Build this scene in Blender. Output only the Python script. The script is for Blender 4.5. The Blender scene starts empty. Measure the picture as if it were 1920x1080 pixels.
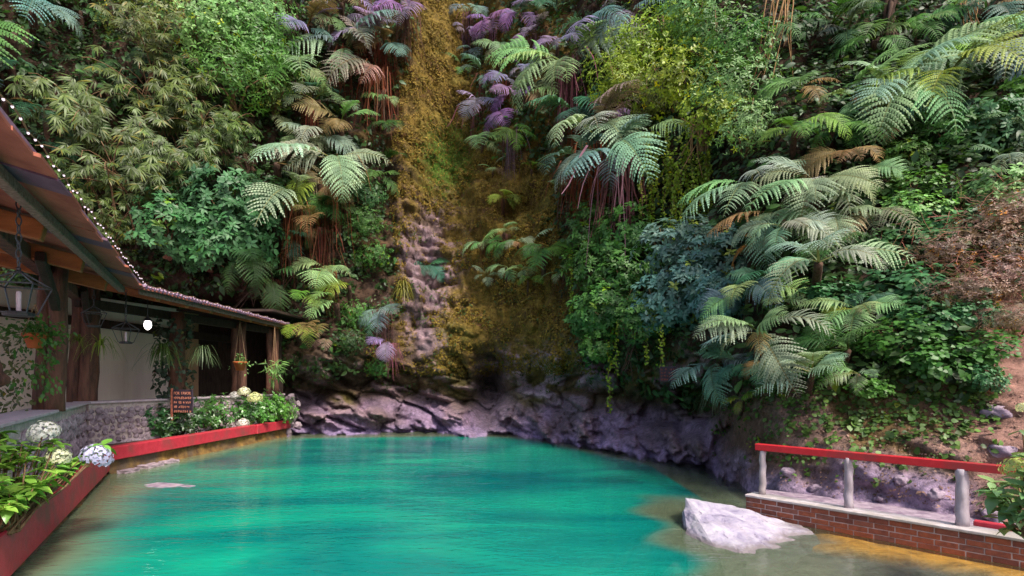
import bpy, bmesh, math, random
import numpy as np
from mathutils import Vector, Matrix, noise
from mathutils.bvhtree import BVHTree

# ------------------------------------------------------------------ camera, world, sun, exposure
SC = bpy.context.scene
COL = SC.collection
F, HX, HY, CZ = 1000.0, 960.0, 710.0, 2.2      # focal length in photo pixels, principal column, horizon row, eye height
cam_d = bpy.data.cameras.new('camera')
cam_d.sensor_width = 36.0
cam_d.lens = 36.0 * F / 1920.0
cam_d.shift_y = (HY - 540.0) / 1920.0
cam_d.clip_start, cam_d.clip_end = 0.05, 1500.0
cam = bpy.data.objects.new('camera', cam_d)
cam.location = (0, 0, CZ)
cam.rotation_euler = (math.radians(90), 0, 0)
COL.objects.link(cam)
SC.camera = cam

SUN_EL, SUN_AZ = 50.0, 143.0                   # azimuth clockwise from +Y: the sun stands behind the camera, to the right
world = bpy.data.worlds.new('World'); SC.world = world; world.use_nodes = True
wn = world.node_tree; wn.nodes.clear()
sky = wn.nodes.new('ShaderNodeTexSky'); sky.sky_type = 'NISHITA'; sky.sun_disc = False
sky.sun_elevation = math.radians(SUN_EL); sky.sun_rotation = math.radians(SUN_AZ)
sky.air_density = 1.0; sky.dust_density = 3.0; sky.ozone_density = 1.0
bg = wn.nodes.new('ShaderNodeBackground'); bg.inputs[1].default_value = 0.135
wo = wn.nodes.new('ShaderNodeOutputWorld')
wn.links.new(sky.outputs[0], bg.inputs[0]); wn.links.new(bg.outputs[0], wo.inputs[0])
sl = bpy.data.lights.new('sun', 'SUN'); sl.energy = 3.0; sl.angle = math.radians(12); sl.color = (1.0, 0.93, 0.82)
so = bpy.data.objects.new('sun', sl); COL.objects.link(so)
_e, _a = math.radians(SUN_EL), math.radians(SUN_AZ)
so.rotation_euler = Vector((math.sin(_a)*math.cos(_e), math.cos(_a)*math.cos(_e), math.sin(_e))).to_track_quat('Z', 'Y').to_euler()
so.location = (0, -20, 40)
vs = SC.view_settings
vs.view_transform = 'Standard'; vs.look = 'None'; vs.exposure = 1.05; vs.gamma = 1.0; vs.use_curve_mapping = False
SC.cycles.use_denoising = True
SC.cycles.max_bounces = 6; SC.cycles.diffuse_bounces = 3; SC.cycles.glossy_bounces = 3
SC.cycles.transparent_max_bounces = 8; SC.cycles.transmission_bounces = 4
SC.cycles.caustics_reflective = False; SC.cycles.caustics_refractive = False

random.seed(7); RNG = np.random.default_rng(11)

# ------------------------------------------------------------------ helpers
def at(px, py, Y):
    return Vector(((px-HX)/F*Y, Y, CZ + (HY-py)/F*Y))
def to_px(p):
    return HX + p[0]/p[1]*F, HY - (p[2]-CZ)/p[1]*F
def on_z(px, py, z):
    return at(px, py, (CZ - z)*F/(py-HY))

def link(o, parent=None):
    COL.objects.link(o)
    if parent is not None: o.parent = parent
    return o
def tag(o, label=None, cat=None, group=None, kind=None):
    if label: o['label'] = label
    if cat: o['category'] = cat
    if group: o['group'] = group
    if kind: o['kind'] = kind
    return o
def empty(name, loc, label=None, cat=None, group=None, rot=None):
    o = bpy.data.objects.new(name, None); o.location = loc; o.empty_display_size = 0.1
    if rot is not None: o.rotation_euler = rot
    COL.objects.link(o)
    return tag(o, label, cat, group)
def mesh(name, v, f, mat=None, smooth=False):
    m = bpy.data.meshes.new(name); m.from_pydata([tuple(x) for x in v], [], [tuple(x) for x in f]); m.update()
    if smooth: m.polygons.foreach_set('use_smooth', [True]*len(m.polygons))
    if mat: m.materials.append(mat)
    return m
def tri_mesh(name, v, f, mat=None, col=None, smooth=False):
    v = np.asarray(v, dtype=np.float32).reshape(-1, 3); f = np.asarray(f, dtype=np.int32)
    k = f.shape[1]
    m = bpy.data.meshes.new(name)
    m.vertices.add(len(v)); m.vertices.foreach_set('co', v.ravel())
    m.loops.add(f.size); m.loops.foreach_set('vertex_index', f.ravel())
    m.polygons.add(len(f)); m.polygons.foreach_set('loop_start', np.arange(0, f.size, k, dtype=np.int32))
    m.polygons.foreach_set('loop_total', np.full(len(f), k, dtype=np.int32))
    if smooth: m.polygons.foreach_set('use_smooth', np.ones(len(f), dtype=bool))
    m.update(calc_edges=True)
    if col is not None:
        a = m.color_attributes.new('tint', 'FLOAT_COLOR', 'POINT')
        c = np.ones((len(v), 4), dtype=np.float32); c[:, :3] = col
        a.data.foreach_set('color', c.ravel())
    if mat: m.materials.append(mat)
    return m
def obj(name, m, parent=None, loc=None):
    o = bpy.data.objects.new(name, m)
    if loc is not None: o.location = loc
    return link(o, parent)

class MB:
    def __init__(s): s.v = []; s.f = []
    def add(s, v, f):
        n = len(s.v); s.v += [tuple(x) for x in v]; s.f += [tuple(i+n for i in q) for q in f]; return s
    def box(s, c, ax, ay, az):          # centre and three half-axis vectors
        c, ax, ay, az = map(Vector, (c, ax, ay, az))
        v = [c+sx*ax+sy*ay+sz*az for sz in (-1, 1) for sx, sy in ((-1,-1), (1,-1), (1,1), (-1,1))]
        return s.add(v, [(3,2,1,0), (4,5,6,7), (0,1,5,4), (1,2,6,5), (2,3,7,6), (3,0,4,7)])
    def bar(s, a, b, w, h, up=(0,0,1)):
        a, b = Vector(a), Vector(b); d = b-a; t = d.normalized(); up = Vector(up)
        if abs(t.dot(up)) > .98: up = Vector((1,0,0))
        x = t.cross(up).normalized(); z = x.cross(t)
        return s.box((a+b)/2, d/2, x*w/2, z*h/2)
    def tube(s, pts, r, n=8, cap=True):
        pts = [Vector(p) for p in pts]; rs = r if hasattr(r, '__len__') else [r]*len(pts)
        ref = None; rings = []
        for i, p in enumerate(pts):
            t = (pts[min(i+1, len(pts)-1)] - pts[max(i-1, 0)]).normalized()
            if ref is None: ref = Vector((1,0,0)) if abs(t.x) < .8 else Vector((0,1,0))
            x = (ref - t*ref.dot(t)).normalized(); y = t.cross(x); ref = x
            rings.append([p + (x*math.cos(a)+y*math.sin(a))*rs[i] for a in [2*math.pi*k/n for k in range(n)]])
        v = [q for rg in rings for q in rg]; f = []
        for i in range(len(rings)-1):
            for k in range(n):
                f.append((i*n+k, i*n+(k+1)%n, (i+1)*n+(k+1)%n, (i+1)*n+k))
        if cap: f += [tuple(range(n-1, -1, -1)), tuple(range(len(v)-n, len(v)))]
        return s.add(v, f)
    def lathe(s, c, prof, n=12):
        c = Vector(c); v = []; f = []
        for (r, z) in prof:
            v += [c + Vector((r*math.cos(2*math.pi*k/n), r*math.sin(2*math.pi*k/n), z)) for k in range(n)]
        for i in range(len(prof)-1):
            for k in range(n): f.append((i*n+k, i*n+(k+1)%n, (i+1)*n+(k+1)%n, (i+1)*n+k))
        f += [tuple(range(n-1, -1, -1)), tuple(range(len(v)-n, len(v)))]
        return s.add(v, f)
    def build(s, name, mat, parent=None, smooth=False, bevel=0, loc=None):
        m = mesh(name, s.v, s.f, mat, smooth)
        if bevel:
            bm = bmesh.new(); bm.from_mesh(m)
            bmesh.ops.bevel(bm, geom=bm.edges[:], offset=bevel, segments=1, affect='EDGES', profile=.6)
            bm.to_mesh(m); bm.free()
        return obj(name, m, parent, loc)

def fbm(p, o=4, h=1.0, l=2.1): return noise.fractal(p, h, l, o)

# ------------------------------------------------------------------ materials
def mat_new(name):
    m = bpy.data.materials.new(name); m.use_nodes = True; nt = m.node_tree; nt.nodes.clear()
    out = nt.nodes.new('ShaderNodeOutputMaterial'); return m, nt, out
def ramp(nt, fac, stops):
    r = nt.nodes.new('ShaderNodeValToRGB'); e = r.color_ramp.elements
    while len(e) < len(stops): e.new(0.5)
    for i, (p, c) in enumerate(stops): e[i].position = p; e[i].color = (*c, 1)
    nt.links.new(fac, r.inputs[0]); return r.outputs[0]
def mixc(nt, f, a, b, mode='MIX'):
    n = nt.nodes.new('ShaderNodeMix'); n.data_type = 'RGBA'; n.blend_type = mode
    for s, val in ((0, f), (6, a), (7, b)):
        if hasattr(val, 'is_output'): nt.links.new(val, n.inputs[s])
        elif s == 0: n.inputs[0].default_value = val
        else: n.inputs[s].default_value = (*val, 1)
    return n.outputs[2]
def tex(nt, scale, detail=5, rough=.6, vec=None, dist=0.0, kind='N'):
    n = nt.nodes.new('ShaderNodeTexNoise' if kind == 'N' else 'ShaderNodeTexVoronoi')
    n.inputs['Scale'].default_value = scale
    if kind == 'N':
        n.inputs['Detail'].default_value = detail; n.inputs['Roughness'].default_value = rough; n.inputs['Distortion'].default_value = dist
    if vec is not None: nt.links.new(vec, n.inputs['Vector'])
    return n.outputs['Fac'] if kind == 'N' else n.outputs['Distance']
def coords(nt, which='Object', scale=(1,1,1)):
    c = nt.nodes.new('ShaderNodeTexCoord'); m = nt.nodes.new('ShaderNodeMapping'); m.inputs['Scale'].default_value = scale
    nt.links.new(c.outputs[which], m.inputs[0]); return m.outputs[0]
def world_pos(nt, scale=(1,1,1)):
    c = nt.nodes.new('ShaderNodeNewGeometry'); m = nt.nodes.new('ShaderNodeMapping'); m.inputs['Scale'].default_value = scale
    nt.links.new(c.outputs['Position'], m.inputs[0]); return m.outputs[0]
def bump(nt, h, strength=.5, dist=.02):
    b = nt.nodes.new('ShaderNodeBump'); b.inputs['Strength'].default_value = strength; b.inputs['Distance'].default_value = dist
    nt.links.new(h, b.inputs['Height']); return b.outputs[0]
def pbr(nt, out, col, rough=.7, normal=None, spec=.4, **kw):
    p = nt.nodes.new('ShaderNodeBsdfPrincipled')
    if hasattr(col, 'is_output'): nt.links.new(col, p.inputs['Base Color'])
    else: p.inputs['Base Color'].default_value = (*col, 1)
    if hasattr(rough, 'is_output'): nt.links.new(rough, p.inputs['Roughness'])
    else: p.inputs['Roughness'].default_value = rough
    p.inputs['Specular IOR Level'].default_value = spec
    if normal is not None: nt.links.new(normal, p.inputs['Normal'])
    for k, val in kw.items(): p.inputs[k].default_value = val
    if out is not None: nt.links.new(p.outputs[0], out.inputs[0])
    return p.outputs[0]

def simple(name, c1, c2, scale=6, rough=.75, stretch=(1,1,1), bs=.4, bd=.01, which='w', spec=.35, detail=6, lo=.35, hi=.65, c3=None):
    m, nt, out = mat_new(name)
    v = world_pos(nt, stretch) if which == 'w' else coords(nt, 'Object', stretch)
    f = tex(nt, scale, detail, .65, v)
    c = ramp(nt, f, [(lo, c1), (hi, c2)])
    if c3:
        g = tex(nt, scale*.21, 4, .6, v)
        r = nt.nodes.new('ShaderNodeMapRange'); r.inputs[1].default_value = .48; r.inputs[2].default_value = .66; nt.links.new(g, r.inputs[0])
        c = mixc(nt, r.outputs[0], c, c3)
    h = tex(nt, scale*2.3, 5, .6, v)
    pbr(nt, out, c, rough, bump(nt, h, bs, bd), spec)
    return m

def foliage(name, trans=.3, rough=.42, spec=.5, use_obj=True):
    m, nt, out = mat_new(name)
    a = nt.nodes.new('ShaderNodeAttribute'); a.attribute_name = 'tint'
    c = a.outputs['Color']
    if use_obj:
        oi = nt.nodes.new('ShaderNodeObjectInfo'); c = mixc(nt, 1.0, c, oi.outputs['Color'], 'MULTIPLY')
    n = tex(nt, 2.2, 3, .6, world_pos(nt))
    br = ramp(nt, n, [(.3, (.62,.66,.62)), (.7, (1.25,1.2,1.12))])
    c = mixc(nt, 1.0, c, br, 'MULTIPLY')
    p = pbr(nt, None, c, rough, None, spec)
    t = nt.nodes.new('ShaderNodeBsdfTranslucent'); nt.links.new(mixc(nt, 1.0, c, (1.1,1.15,.6), 'MULTIPLY'), t.inputs[0])
    ms = nt.nodes.new('ShaderNodeMixShader'); ms.inputs[0].default_value = trans
    nt.links.new(p, ms.inputs[1]); nt.links.new(t.outputs[0], ms.inputs[2]); nt.links.new(ms.outputs[0], out.inputs[0])
    return m

M = {}
M['leaf'] = foliage('leaf', .3, .46, .36)
M['glossy_leaf'] = foliage('glossy_leaf', .22, .32, .5)
M['frond'] = foliage('frond', .28, .55, .28)
M['dead'] = foliage('dead_frond', .15, .7, .2)
M['bark'] = simple('bark', (.035,.018,.011), (.11,.06,.04), 14, .9, (1,1,.15), .9, .03)
M['twig'] = simple('twig', (.10,.055,.025), (.24,.14,.07), 20, .85, (1,1,.3), .4, .01)
M['root'] = simple('aerial_root', (.20,.10,.035), (.40,.24,.11), 18, .85, (1,1,.2), .4, .01)
M['red_paint'] = simple('red_paint', (.38,.02,.036), (.48,.035,.055), 9, .55, (1,1,1), .35, .006, c3=(.24,.05,.05))
M['rail_red'] = simple('rail_red', (.42,.012,.02), (.50,.02,.028), 9, .45, (1,1,1), .3, .004, c3=(.28,.03,.03))
M['ochre'] = simple('algae_wall', (.07,.035,.015), (.26,.15,.04), 5, .8, (1,1,.8), .6, .03, c3=(.10,.07,.05))
M['stone'] = simple('field_stone', (.17,.12,.145), (.42,.33,.37), 7, .85, (1,1,1), .6, .02)
M['lilac_stone'] = simple('lilac_stone', (.16,.11,.16), (.36,.28,.33), 6, .85, (1,1,1), .8, .03)
M['mortar'] = simple('mortar', (.36,.28,.26), (.56,.46,.44), 9, .9, (1,1,1), .7, .02)
M['plaster'] = simple('wall_cap_plaster', (.42,.32,.36), (.58,.47,.51), 5, .85, (1,1,1), .4, .01)
M['cream'] = simple('cream_panel', (.74,.61,.54), (.82,.69,.61), 3, .6, (1,1,.2), .15, .004)
M['old_panel'] = simple('brown_panel', (.30,.18,.10), (.40,.25,.15), 4, .8, (1,1,.2), .3, .01)
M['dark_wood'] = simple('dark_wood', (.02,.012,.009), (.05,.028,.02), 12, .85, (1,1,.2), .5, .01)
M['post_wood'] = simple('post_wood', (.045,.02,.013), (.16,.068,.045), 9, .8, (1,1,.18), .8, .03)
M['orange_wood'] = simple('orange_wood', (.20,.065,.02), (.38,.13,.036), 8, .65, (.3,.3,1), .4, .01)
M['plank_red'] = simple('plank_red', (.22,.062,.04), (.36,.115,.072), 8, .75, (.3,.3,1), .4, .01)
M['plank_purple'] = simple('plank_purple', (.085,.045,.075), (.15,.085,.125), 8, .7, (.3,.3,1), .4, .01)
M['grey_wood'] = simple('weathered_board', (.09,.055,.042), (.27,.175,.14), 22, .85, (1,1,1), .6, .01)
M['roof_edge'] = simple('roof_tile', (.16,.09,.14), (.28,.17,.24), 9, .7, (1,1,1), .4, .01)
M['iron'] = simple('black_iron', (.008,.008,.010), (.03,.025,.03), 20, .45, (1,1,1), .2, .003, spec=.5)
M['candle'] = simple('candle_wax', (.42,.33,.36), (.5,.4,.42), 10, .5)
M['terracotta'] = simple('terracotta', (.34,.075,.02), (.46,.12,.035), 8, .75)
M['rope'] = simple('rope', (.18,.10,.05), (.3,.18,.1), 30, .9)
M['white_post'] = simple('white_post', (.30,.24,.27), (.50,.43,.47), 9, .8, (1,1,.25), .5, .01, c3=(.36,.29,.27))
M['cement'] = simple('white_cement', (.34,.29,.29), (.54,.48,.49), 8, .8, (1,1,1), .4, .006, c3=(.3,.27,.24))
M['moss_dark'] = simple('dark_moss', (.03,.035,.012), (.10,.09,.035), 14, .95, (1,1,1), .8, .02)
M['soil'] = simple('soil', (.035,.02,.014), (.12,.075,.055), 9, .95, (1,1,1), .9, .03)
M['white_rock'] = None
M['sign_board'] = simple('sign_board', (.012,.008,.016), (.04,.022,.035), 10, .7)
M['sign_paint'] = simple('sign_paint', (.42,.15,.09), (.55,.22,.15), 10, .6)
M['sign_red'] = simple('sign_red_paint', (.13,.02,.012), (.2,.04,.02), 10, .6)
M['petal'] = foliage('petal', .25, .6, .3)

def emit(name, c, s):
    m, nt, out = mat_new(name); e = nt.nodes.new('ShaderNodeEmission'); e.inputs[0].default_value = (*c, 1); e.inputs[1].default_value = s
    nt.links.new(e.outputs[0], out.inputs[0]); return m
M['bulb'] = emit('bulb_glow', (1.0, .78, .92), .8)
M['lamp_glow'] = emit('lamp_glow', (1.0, .93, .88), 4.0)

def brick_mat():
    m, nt, out = mat_new('brick')
    oi = nt.nodes.new('ShaderNodeObjectInfo')
    c = ramp(nt, oi.outputs['Random'], [(0, (.15,.05,.038)), (.35, (.25,.075,.045)), (.7, (.31,.085,.04)), (1, (.20,.08,.062))])
    n = tex(nt, 16, 6, .7, world_pos(nt))
    c = mixc(nt, 1.0, c, ramp(nt, n, [(.3, (.6,.6,.6)), (.7, (1.2,1.15,1.1))]), 'MULTIPLY')
    pbr(nt, out, c, .85, bump(nt, tex(nt, 40, 5, .7, world_pos(nt)), .6, .006), .3); return m
M['brick'] = brick_mat()

def white_rock_mat():
    m, nt, out = mat_new('white_rock')
    v = world_pos(nt)
    f = tex(nt, 3.2, 8, .7, v, .6)
    c = ramp(nt, f, [(.28, (.14,.115,.19)), (.42, (.28,.245,.32)), (.62, (.42,.385,.42))])
    w = tex(nt, 9, 6, .7, world_pos(nt, (1,.5,1.6)))
    c = mixc(nt, 1.0, c, ramp(nt, w, [(.34, (.45,.42,.5)), (.42, (1,1,1))]), 'MULTIPLY')
    g_ = nt.nodes.new('ShaderNodeNewGeometry'); sx = nt.nodes.new('ShaderNodeSeparateXYZ'); nt.links.new(g_.outputs['Position'], sx.inputs[0])
    ad = nt.nodes.new('ShaderNodeMath'); ad.operation = 'MULTIPLY_ADD'; nt.links.new(w, ad.inputs[0]); ad.inputs[1].default_value = -.10; nt.links.new(sx.outputs[2], ad.inputs[2])
    wet = nt.nodes.new('ShaderNodeMapRange'); nt.links.new(ad.outputs[0], wet.inputs[0]); wet.inputs[1].default_value = -.035; wet.inputs[2].default_value = .01; wet.inputs[3].default_value = .75; wet.inputs[4].default_value = 0
    c = mixc(nt, wet.outputs[0], c, (.11,.085,.075))                    # damp, stained band at the waterline
    st = tex(nt, 1.7, 7, .75, v, 1.0); ms_ = nt.nodes.new('ShaderNodeMapRange'); nt.links.new(st, ms_.inputs[0]); ms_.inputs[1].default_value = .54; ms_.inputs[2].default_value = .68; ms_.inputs[4].default_value = .6
    c = mixc(nt, ms_.outputs[0], c, (.24,.19,.22))
    h = mixc(nt, .4, f, tex(nt, 14, 6, .7, v))
    pbr(nt, out, c, .8, bump(nt, h, .7, .03), .3); return m
M['white_rock'] = white_rock_mat()

def cliff_mat():
    m, nt, out = mat_new('cliff_face')
    a = nt.nodes.new('ShaderNodeAttribute'); a.attribute_name = 'tint'
    v = world_pos(nt)
    n1 = tex(nt, 1.6, 9, .72, v, .4)
    n2 = tex(nt, 9, 8, .75, v)
    c = mixc(nt, 1.0, a.outputs['Color'], ramp(nt, n1, [(.3, (.38,.35,.34)), (.5, (.95,.95,.95)), (.7, (1.5,1.42,1.4))]), 'MULTIPLY')
    c = mixc(nt, 1.0, c, ramp(nt, n2, [(.3, (.3,.29,.3)), (.47, (.95,.93,.92)), (.68, (1.45,1.4,1.4))]), 'MULTIPLY')
    h = mixc(nt, .5, tex(nt, 5, 9, .75, v), n2)
    pbr(nt, out, c, .9, bump(nt, h, 1.0, .12), .25); return m
M['cliff'] = cliff_mat()

# ------------------------------------------------------------------ the cliff: a bank in plan, leaning back with height
KP = np.array([-1.9,-1.36,-.96,-.66,-.45,-.30,-.20,-.10,-.03,.03,.13,.24,.36,.40,.44,.50,.64,.84,.96,1.3,2.0])
KY = np.array([15., 16.5, 18.0,20.3,21.2,21.6,21.9,22.1,22.0,21.2,17.9,15.6,13.4,12.2,10.3,9.15,8.2,7.3,6.85,6.0,5.0])
KK = np.array([.12, .12,  .10, .10, .12, .15, .20, .22, .22, .22,.27,.30,.36,.42,.48,.52,.60,.62,.62,.62,.62])
def sm(u, K): return np.interp(u, KP, K)*.5 + .25*(np.interp(u-.035, KP, K)+np.interp(u+.035, KP, K))
def gauss(x, c, s): return np.exp(-((x-c)/s)**2)
def sstep(a, b, x):
    t = np.clip((x-a)/(b-a), 0, 1); return t*t*(3-2*t)

NU, NZ = 860, 330
U = np.concatenate([np.linspace(-1.9, -.98, 60)[:-1], np.linspace(-.98, 1.0, NU-120), np.linspace(1.0, 2.0, 61)])
Z = np.concatenate([np.linspace(-1.6, 4.2, 130)[:-1], np.linspace(4.2, 27, NZ-129)])
UU, ZZ = np.meshgrid(U, Z, indexing='ij')
YY = sm(UU, KY) + np.maximum(ZZ, 0)*sm(UU, KK) - .35*np.minimum(ZZ, 0)*0
nzv = np.zeros_like(YY); nzr = np.zeros_like(YY); nzs = np.zeros_like(YY); nzm = np.zeros_like(YY); crk = np.ones_like(YY); blk = np.zeros_like(YY); cr2 = np.ones_like(YY)
for i in range(UU.shape[0]):
    for j in range(UU.shape[1]):
        y = YY[i, j]; p = Vector((UU[i, j]*y, y, ZZ[i, j]))
        nzv[i, j] = noise.noise(p*.33) + .5*noise.noise(p*.8+Vector((9,3,1)))
        q = p*1.0; q.z *= 1.7; q.x += q.z*.55
        nzr[i, j] = fbm(q*.85, 4, .9)
        if -.5 < UU[i, j] < .5 and ZZ[i, j] < 13:
            w_ = Vector((p.x*.75+p.z*.45, p.y*.6, p.z*1.15)) + .35*noise.noise_vector(p*.9)
            dd, pp = noise.voronoi(w_*1.05); crk[i, j] = min(1, (dd[1]-dd[0])*3.2); blk[i, j] = noise.cell(pp[0]*3.7+Vector((.31,.17,.71)))
            dd, pp = noise.voronoi(w_*2.9+Vector((5,1,2))); cr2[i, j] = min(1, (dd[1]-dd[0])*3)
        nzs[i, j] = noise.noise(p*3.1)
        if -.32 < UU[i, j] < .2 and ZZ[i, j] > 1: nzm[i, j] = fbm(Vector((p.x*1.0+.25*p.z, p.y*.6, p.z*.33)), 4, .85)
PXX = HX + UU*F; PYY = HY - (ZZ-CZ)/YY*F
centre = sstep(-.47, -.40, UU)*(1-sstep(.36, .44, UU))
rockz = centre*(1-sstep(2.2, 4.0, ZZ + nzv*.8))
# foot ledge, crevice above it, bulge
led = (1.0 + .8*nzr)*gauss(ZZ, .15, .75) - .85*gauss(ZZ - .35*nzv, 1.55 + .5*np.sin(UU*17), .42) + .75*gauss(ZZ, 3.4+.6*np.sin(UU*9+1), 1.3)
YY -= centre*led
YY -= rockz*(np.abs(nzr)*.55 - .3 + .42*blk + .42*(crk-1) + .12*(cr2-1))
mossz = centre*sstep(2.6, 4.5, ZZ)*sstep(-.28, -.2, UU)*(1-sstep(.1, .16, UU))
YY -= mossz*(.12*blk + .10*(crk-1) + .09*(cr2-1) + .55*nzm)
YY += centre*3.4*gauss(UU, -.043, .024)*gauss(ZZ, 1.9, .95)          # the dark niche at the foot
YY -= centre*.9*gauss(UU, -.043, .035)*gauss(ZZ, .05, .5)
# gully running up the middle, buttress right of it
g_c = -.125 + .004*(ZZ-8)
YY += 1.3*gauss(UU, g_c, .05)*sstep(3.5, 12, ZZ)
YY -= 1.2*gauss(UU, .0, .085)*gauss(ZZ, 8.3, 3.8)
YY += 1.1*gauss(UU, .01, .04)*gauss(ZZ, 9.6, .55)
YY -= .8*gauss(UU, -.2, .03)*sstep(4, 7, ZZ)
YY -= gauss(UU, -.16, .055)*sstep(3.5, 4.5, ZZ)*(1-sstep(8.5, 10, ZZ))*(.28*blk + .3*(crk-1) + .14*(cr2-1))
lump = .85*nzv*sstep(.4, 3, ZZ)*(1-.45*mossz) + .16*nzs + .34*nzr*(1-.9*mossz)
lump *= np.where(UU > .4, .55, 1.0)
YY -= lump
YY += 4.0*sstep(-.68, -.63, UU)*(1-sstep(-.45, -.43, UU))*(1-sstep(4.6, 5.6, ZZ))     # room cut into the bank for the pavilion's far end
# terrace behind the railing: keep the bank off the walkway
cl_v = np.stack([UU*YY, YY, ZZ], -1).reshape(-1, 3)
nu, nz = UU.shape
ii = (np.arange(nu-1)[:, None]*nz + np.arange(nz-1)[None, :]).ravel()
cl_f = np.stack([ii, ii+nz, ii+nz+1, ii+1], 1)
PX = HX + UU*F; PY = HY - (ZZ-CZ)/YY*F
STONE = np.clip(1.3*gauss(PX + 50*nzm, 795+.05*(560-PY), 34)*sstep(395, 450, PY)*(1-sstep(640, 720, PY)), 0, 1)
def zone_col():
    c = np.zeros(UU.shape+(3,)); c[:] = (.055,.032,.02)
    def mix(w, col):
        nonlocal c
        w = np.clip(w, 0, 1)[..., None]; c = c*(1-w) + np.array(col)*w
    j = nzv*40 + nzr*60
    moss = sstep(700, 770, PX+j)*(1-sstep(1040, 1110, PX+j*.8))
    mix(moss, (.15,.10,.018)); mix(moss*sstep(.0, .5, nzv)*.7, (.09,.095,.018))
    mix(moss*sstep(-.1, .5, nzr), (.085,.04,.017))
    mix(gauss(PX, 838, 45)*gauss(PY, 300, 60)*.6, (.06,.13,.02))
    mix(gauss(PX, 808, 50)*gauss(PY, 470, 80)*1.5*sstep(-.3, .1, nzr), (.30,.20,.225))
    mix(STONE*.9, (.23,.16,.19)); mix(STONE*sstep(-.1, .3, nzs)*.6, (.16,.10,.10))
    low = centre*(1-sstep(.75, 1.5, ZZ + nzv*.45 + nzr*.25))
    mid = centre*(1-sstep(2.4, 3.8, ZZ + nzv*.6))
    mix(mid*.75, (.085,.055,.035))
    mix(mid*.8*sstep(.0, .35, nzv), (.11,.09,.02))
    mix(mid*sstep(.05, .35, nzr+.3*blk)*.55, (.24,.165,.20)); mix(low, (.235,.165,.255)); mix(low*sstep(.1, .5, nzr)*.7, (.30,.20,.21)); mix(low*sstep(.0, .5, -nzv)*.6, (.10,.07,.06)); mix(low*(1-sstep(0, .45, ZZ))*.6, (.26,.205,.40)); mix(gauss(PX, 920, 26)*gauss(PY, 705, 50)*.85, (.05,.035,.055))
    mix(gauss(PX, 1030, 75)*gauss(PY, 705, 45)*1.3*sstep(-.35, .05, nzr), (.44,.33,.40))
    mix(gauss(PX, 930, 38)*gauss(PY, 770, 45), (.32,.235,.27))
    bank = sstep(1330, 1400, PX)*sstep(690, 790, PY+nzv*40)
    mix(bank, (.19,.105,.078)); mix(bank*sstep(-.05, .35, nzv)*.8, (.12,.08,.025)); mix(bank*sstep(.1, .45, nzr)*.7, (.26,.165,.145))
    mix(sstep(1330, 1370, PX)*sstep(835, 915, PY+nzr*40-(PX-1400)*.06), (.28,.21,.31))
    mix(sstep(1800, 1860, PX)*sstep(520, 600, PY), (.27,.15,.12))
    return c.reshape(-1, 3)
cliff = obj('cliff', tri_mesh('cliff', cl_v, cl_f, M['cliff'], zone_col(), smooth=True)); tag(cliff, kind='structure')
BVH = BVHTree.FromPolygons([tuple(x) for x in cl_v], [tuple(x) for x in cl_f.tolist()])
CAMP = Vector((0, 0, CZ))
def hit(px, py):
    d = Vector(((px-HX)/F, 1, (HY-py)/F))
    loc, nor, idx, dist = BVH.ray_cast(CAMP, d.normalized())
    if loc is None: loc = at(px, py, 20); nor = -d.normalized()
    if nor.dot(d) > 0: nor = -nor
    return loc, nor

gd = obj('ground', mesh('ground', [(-400,-400,-2.2), (400,-400,-2.2), (400,400,-2.2), (-400,400,-2.2)], [(0,1,2,3)], M['soil'])); tag(gd, kind='structure')

# ------------------------------------------------------------------ pool plan
PC = Vector((-9.2, 12.2, 0))                       # corner of the red-edged planter
D1 = Vector((.51, -.86, 0)).normalized()           # towards the viewer
PF = Vector((-8.55, 20.5, 0))
D2 = (PF-PC).normalized()
PN = PC + D1*11.0
WA = Vector((3.77, 8.6, 0)); WD = Vector((2.18, -2.4, 0)).normalized(); WN = Vector((-WD.y, WD.x, 0))
if WN.y < 0: WN = -WN                               # behind the brick wall, towards the bank
def seg_dist(x, y, a, b):
    ax, ay, bx, by = a.x, a.y, b.x, b.y
    t = np.clip(((x-ax)*(bx-ax)+(y-ay)*(by-ay))/((bx-ax)**2+(by-ay)**2), 0, 1)
    return np.hypot(x-ax-t*(bx-ax), y-ay-t*(by-ay))
def depth_fn(x, y):
    """metres of water: a deep basin, a shelf by the brick wall, slopes along the left edge and the cliff foot"""
    wob = .25*np.sin(x*1.9+y*.7)+.18*np.sin(y*2.7-x)
    d = 1.7*np.ones_like(x)
    dl = np.minimum(seg_dist(x, y, PC, PN), seg_dist(x, y, PC, PF))
    d = np.minimum(d, .30 + .55*np.maximum(dl+wob*.6, 0))
    shelf = 1.95 + wob*.35 + .22*np.maximum(0, 9-y)*0
    edge = sstep(-.5, .95, shelf + .22*np.sin(y*4.1) + .1*(y-6) - x)                   # 0 on the shelf
    sh = .12 + .16*np.maximum(0, 3.7-x) + .1*sstep(8.4, 12, y)
    near = 1 - sstep(8.4, 12.2, y + wob)
    d = d*(1-near) + near*(sh*(1-edge) + d*edge)
    d = np.minimum(d, np.where(x > 3.5, .35, 9) + edge*9)
    dc = y - (sm(x/np.maximum(y, .5), KY) - 1.3)
    d = np.minimum(d, np.maximum(.1, .25 - dc*.9))
    return np.maximum(d, .06)
gx = np.linspace(-12, 9.5, 300); gy = np.linspace(2.6, 24, 300)
GX, GY = np.meshgrid(gx, gy, indexing='ij'); DEP = depth_fn(GX, GY)
ii = (np.arange(299)[:, None]*300 + np.arange(299)[None, :]).ravel(); gf = np.stack([ii, ii+300, ii+301, ii+1], 1)
wall_d = (GX-WA.x)*WN.x + (GY-WA.y)*WN.y            # negative on the pool side of the brick wall
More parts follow.
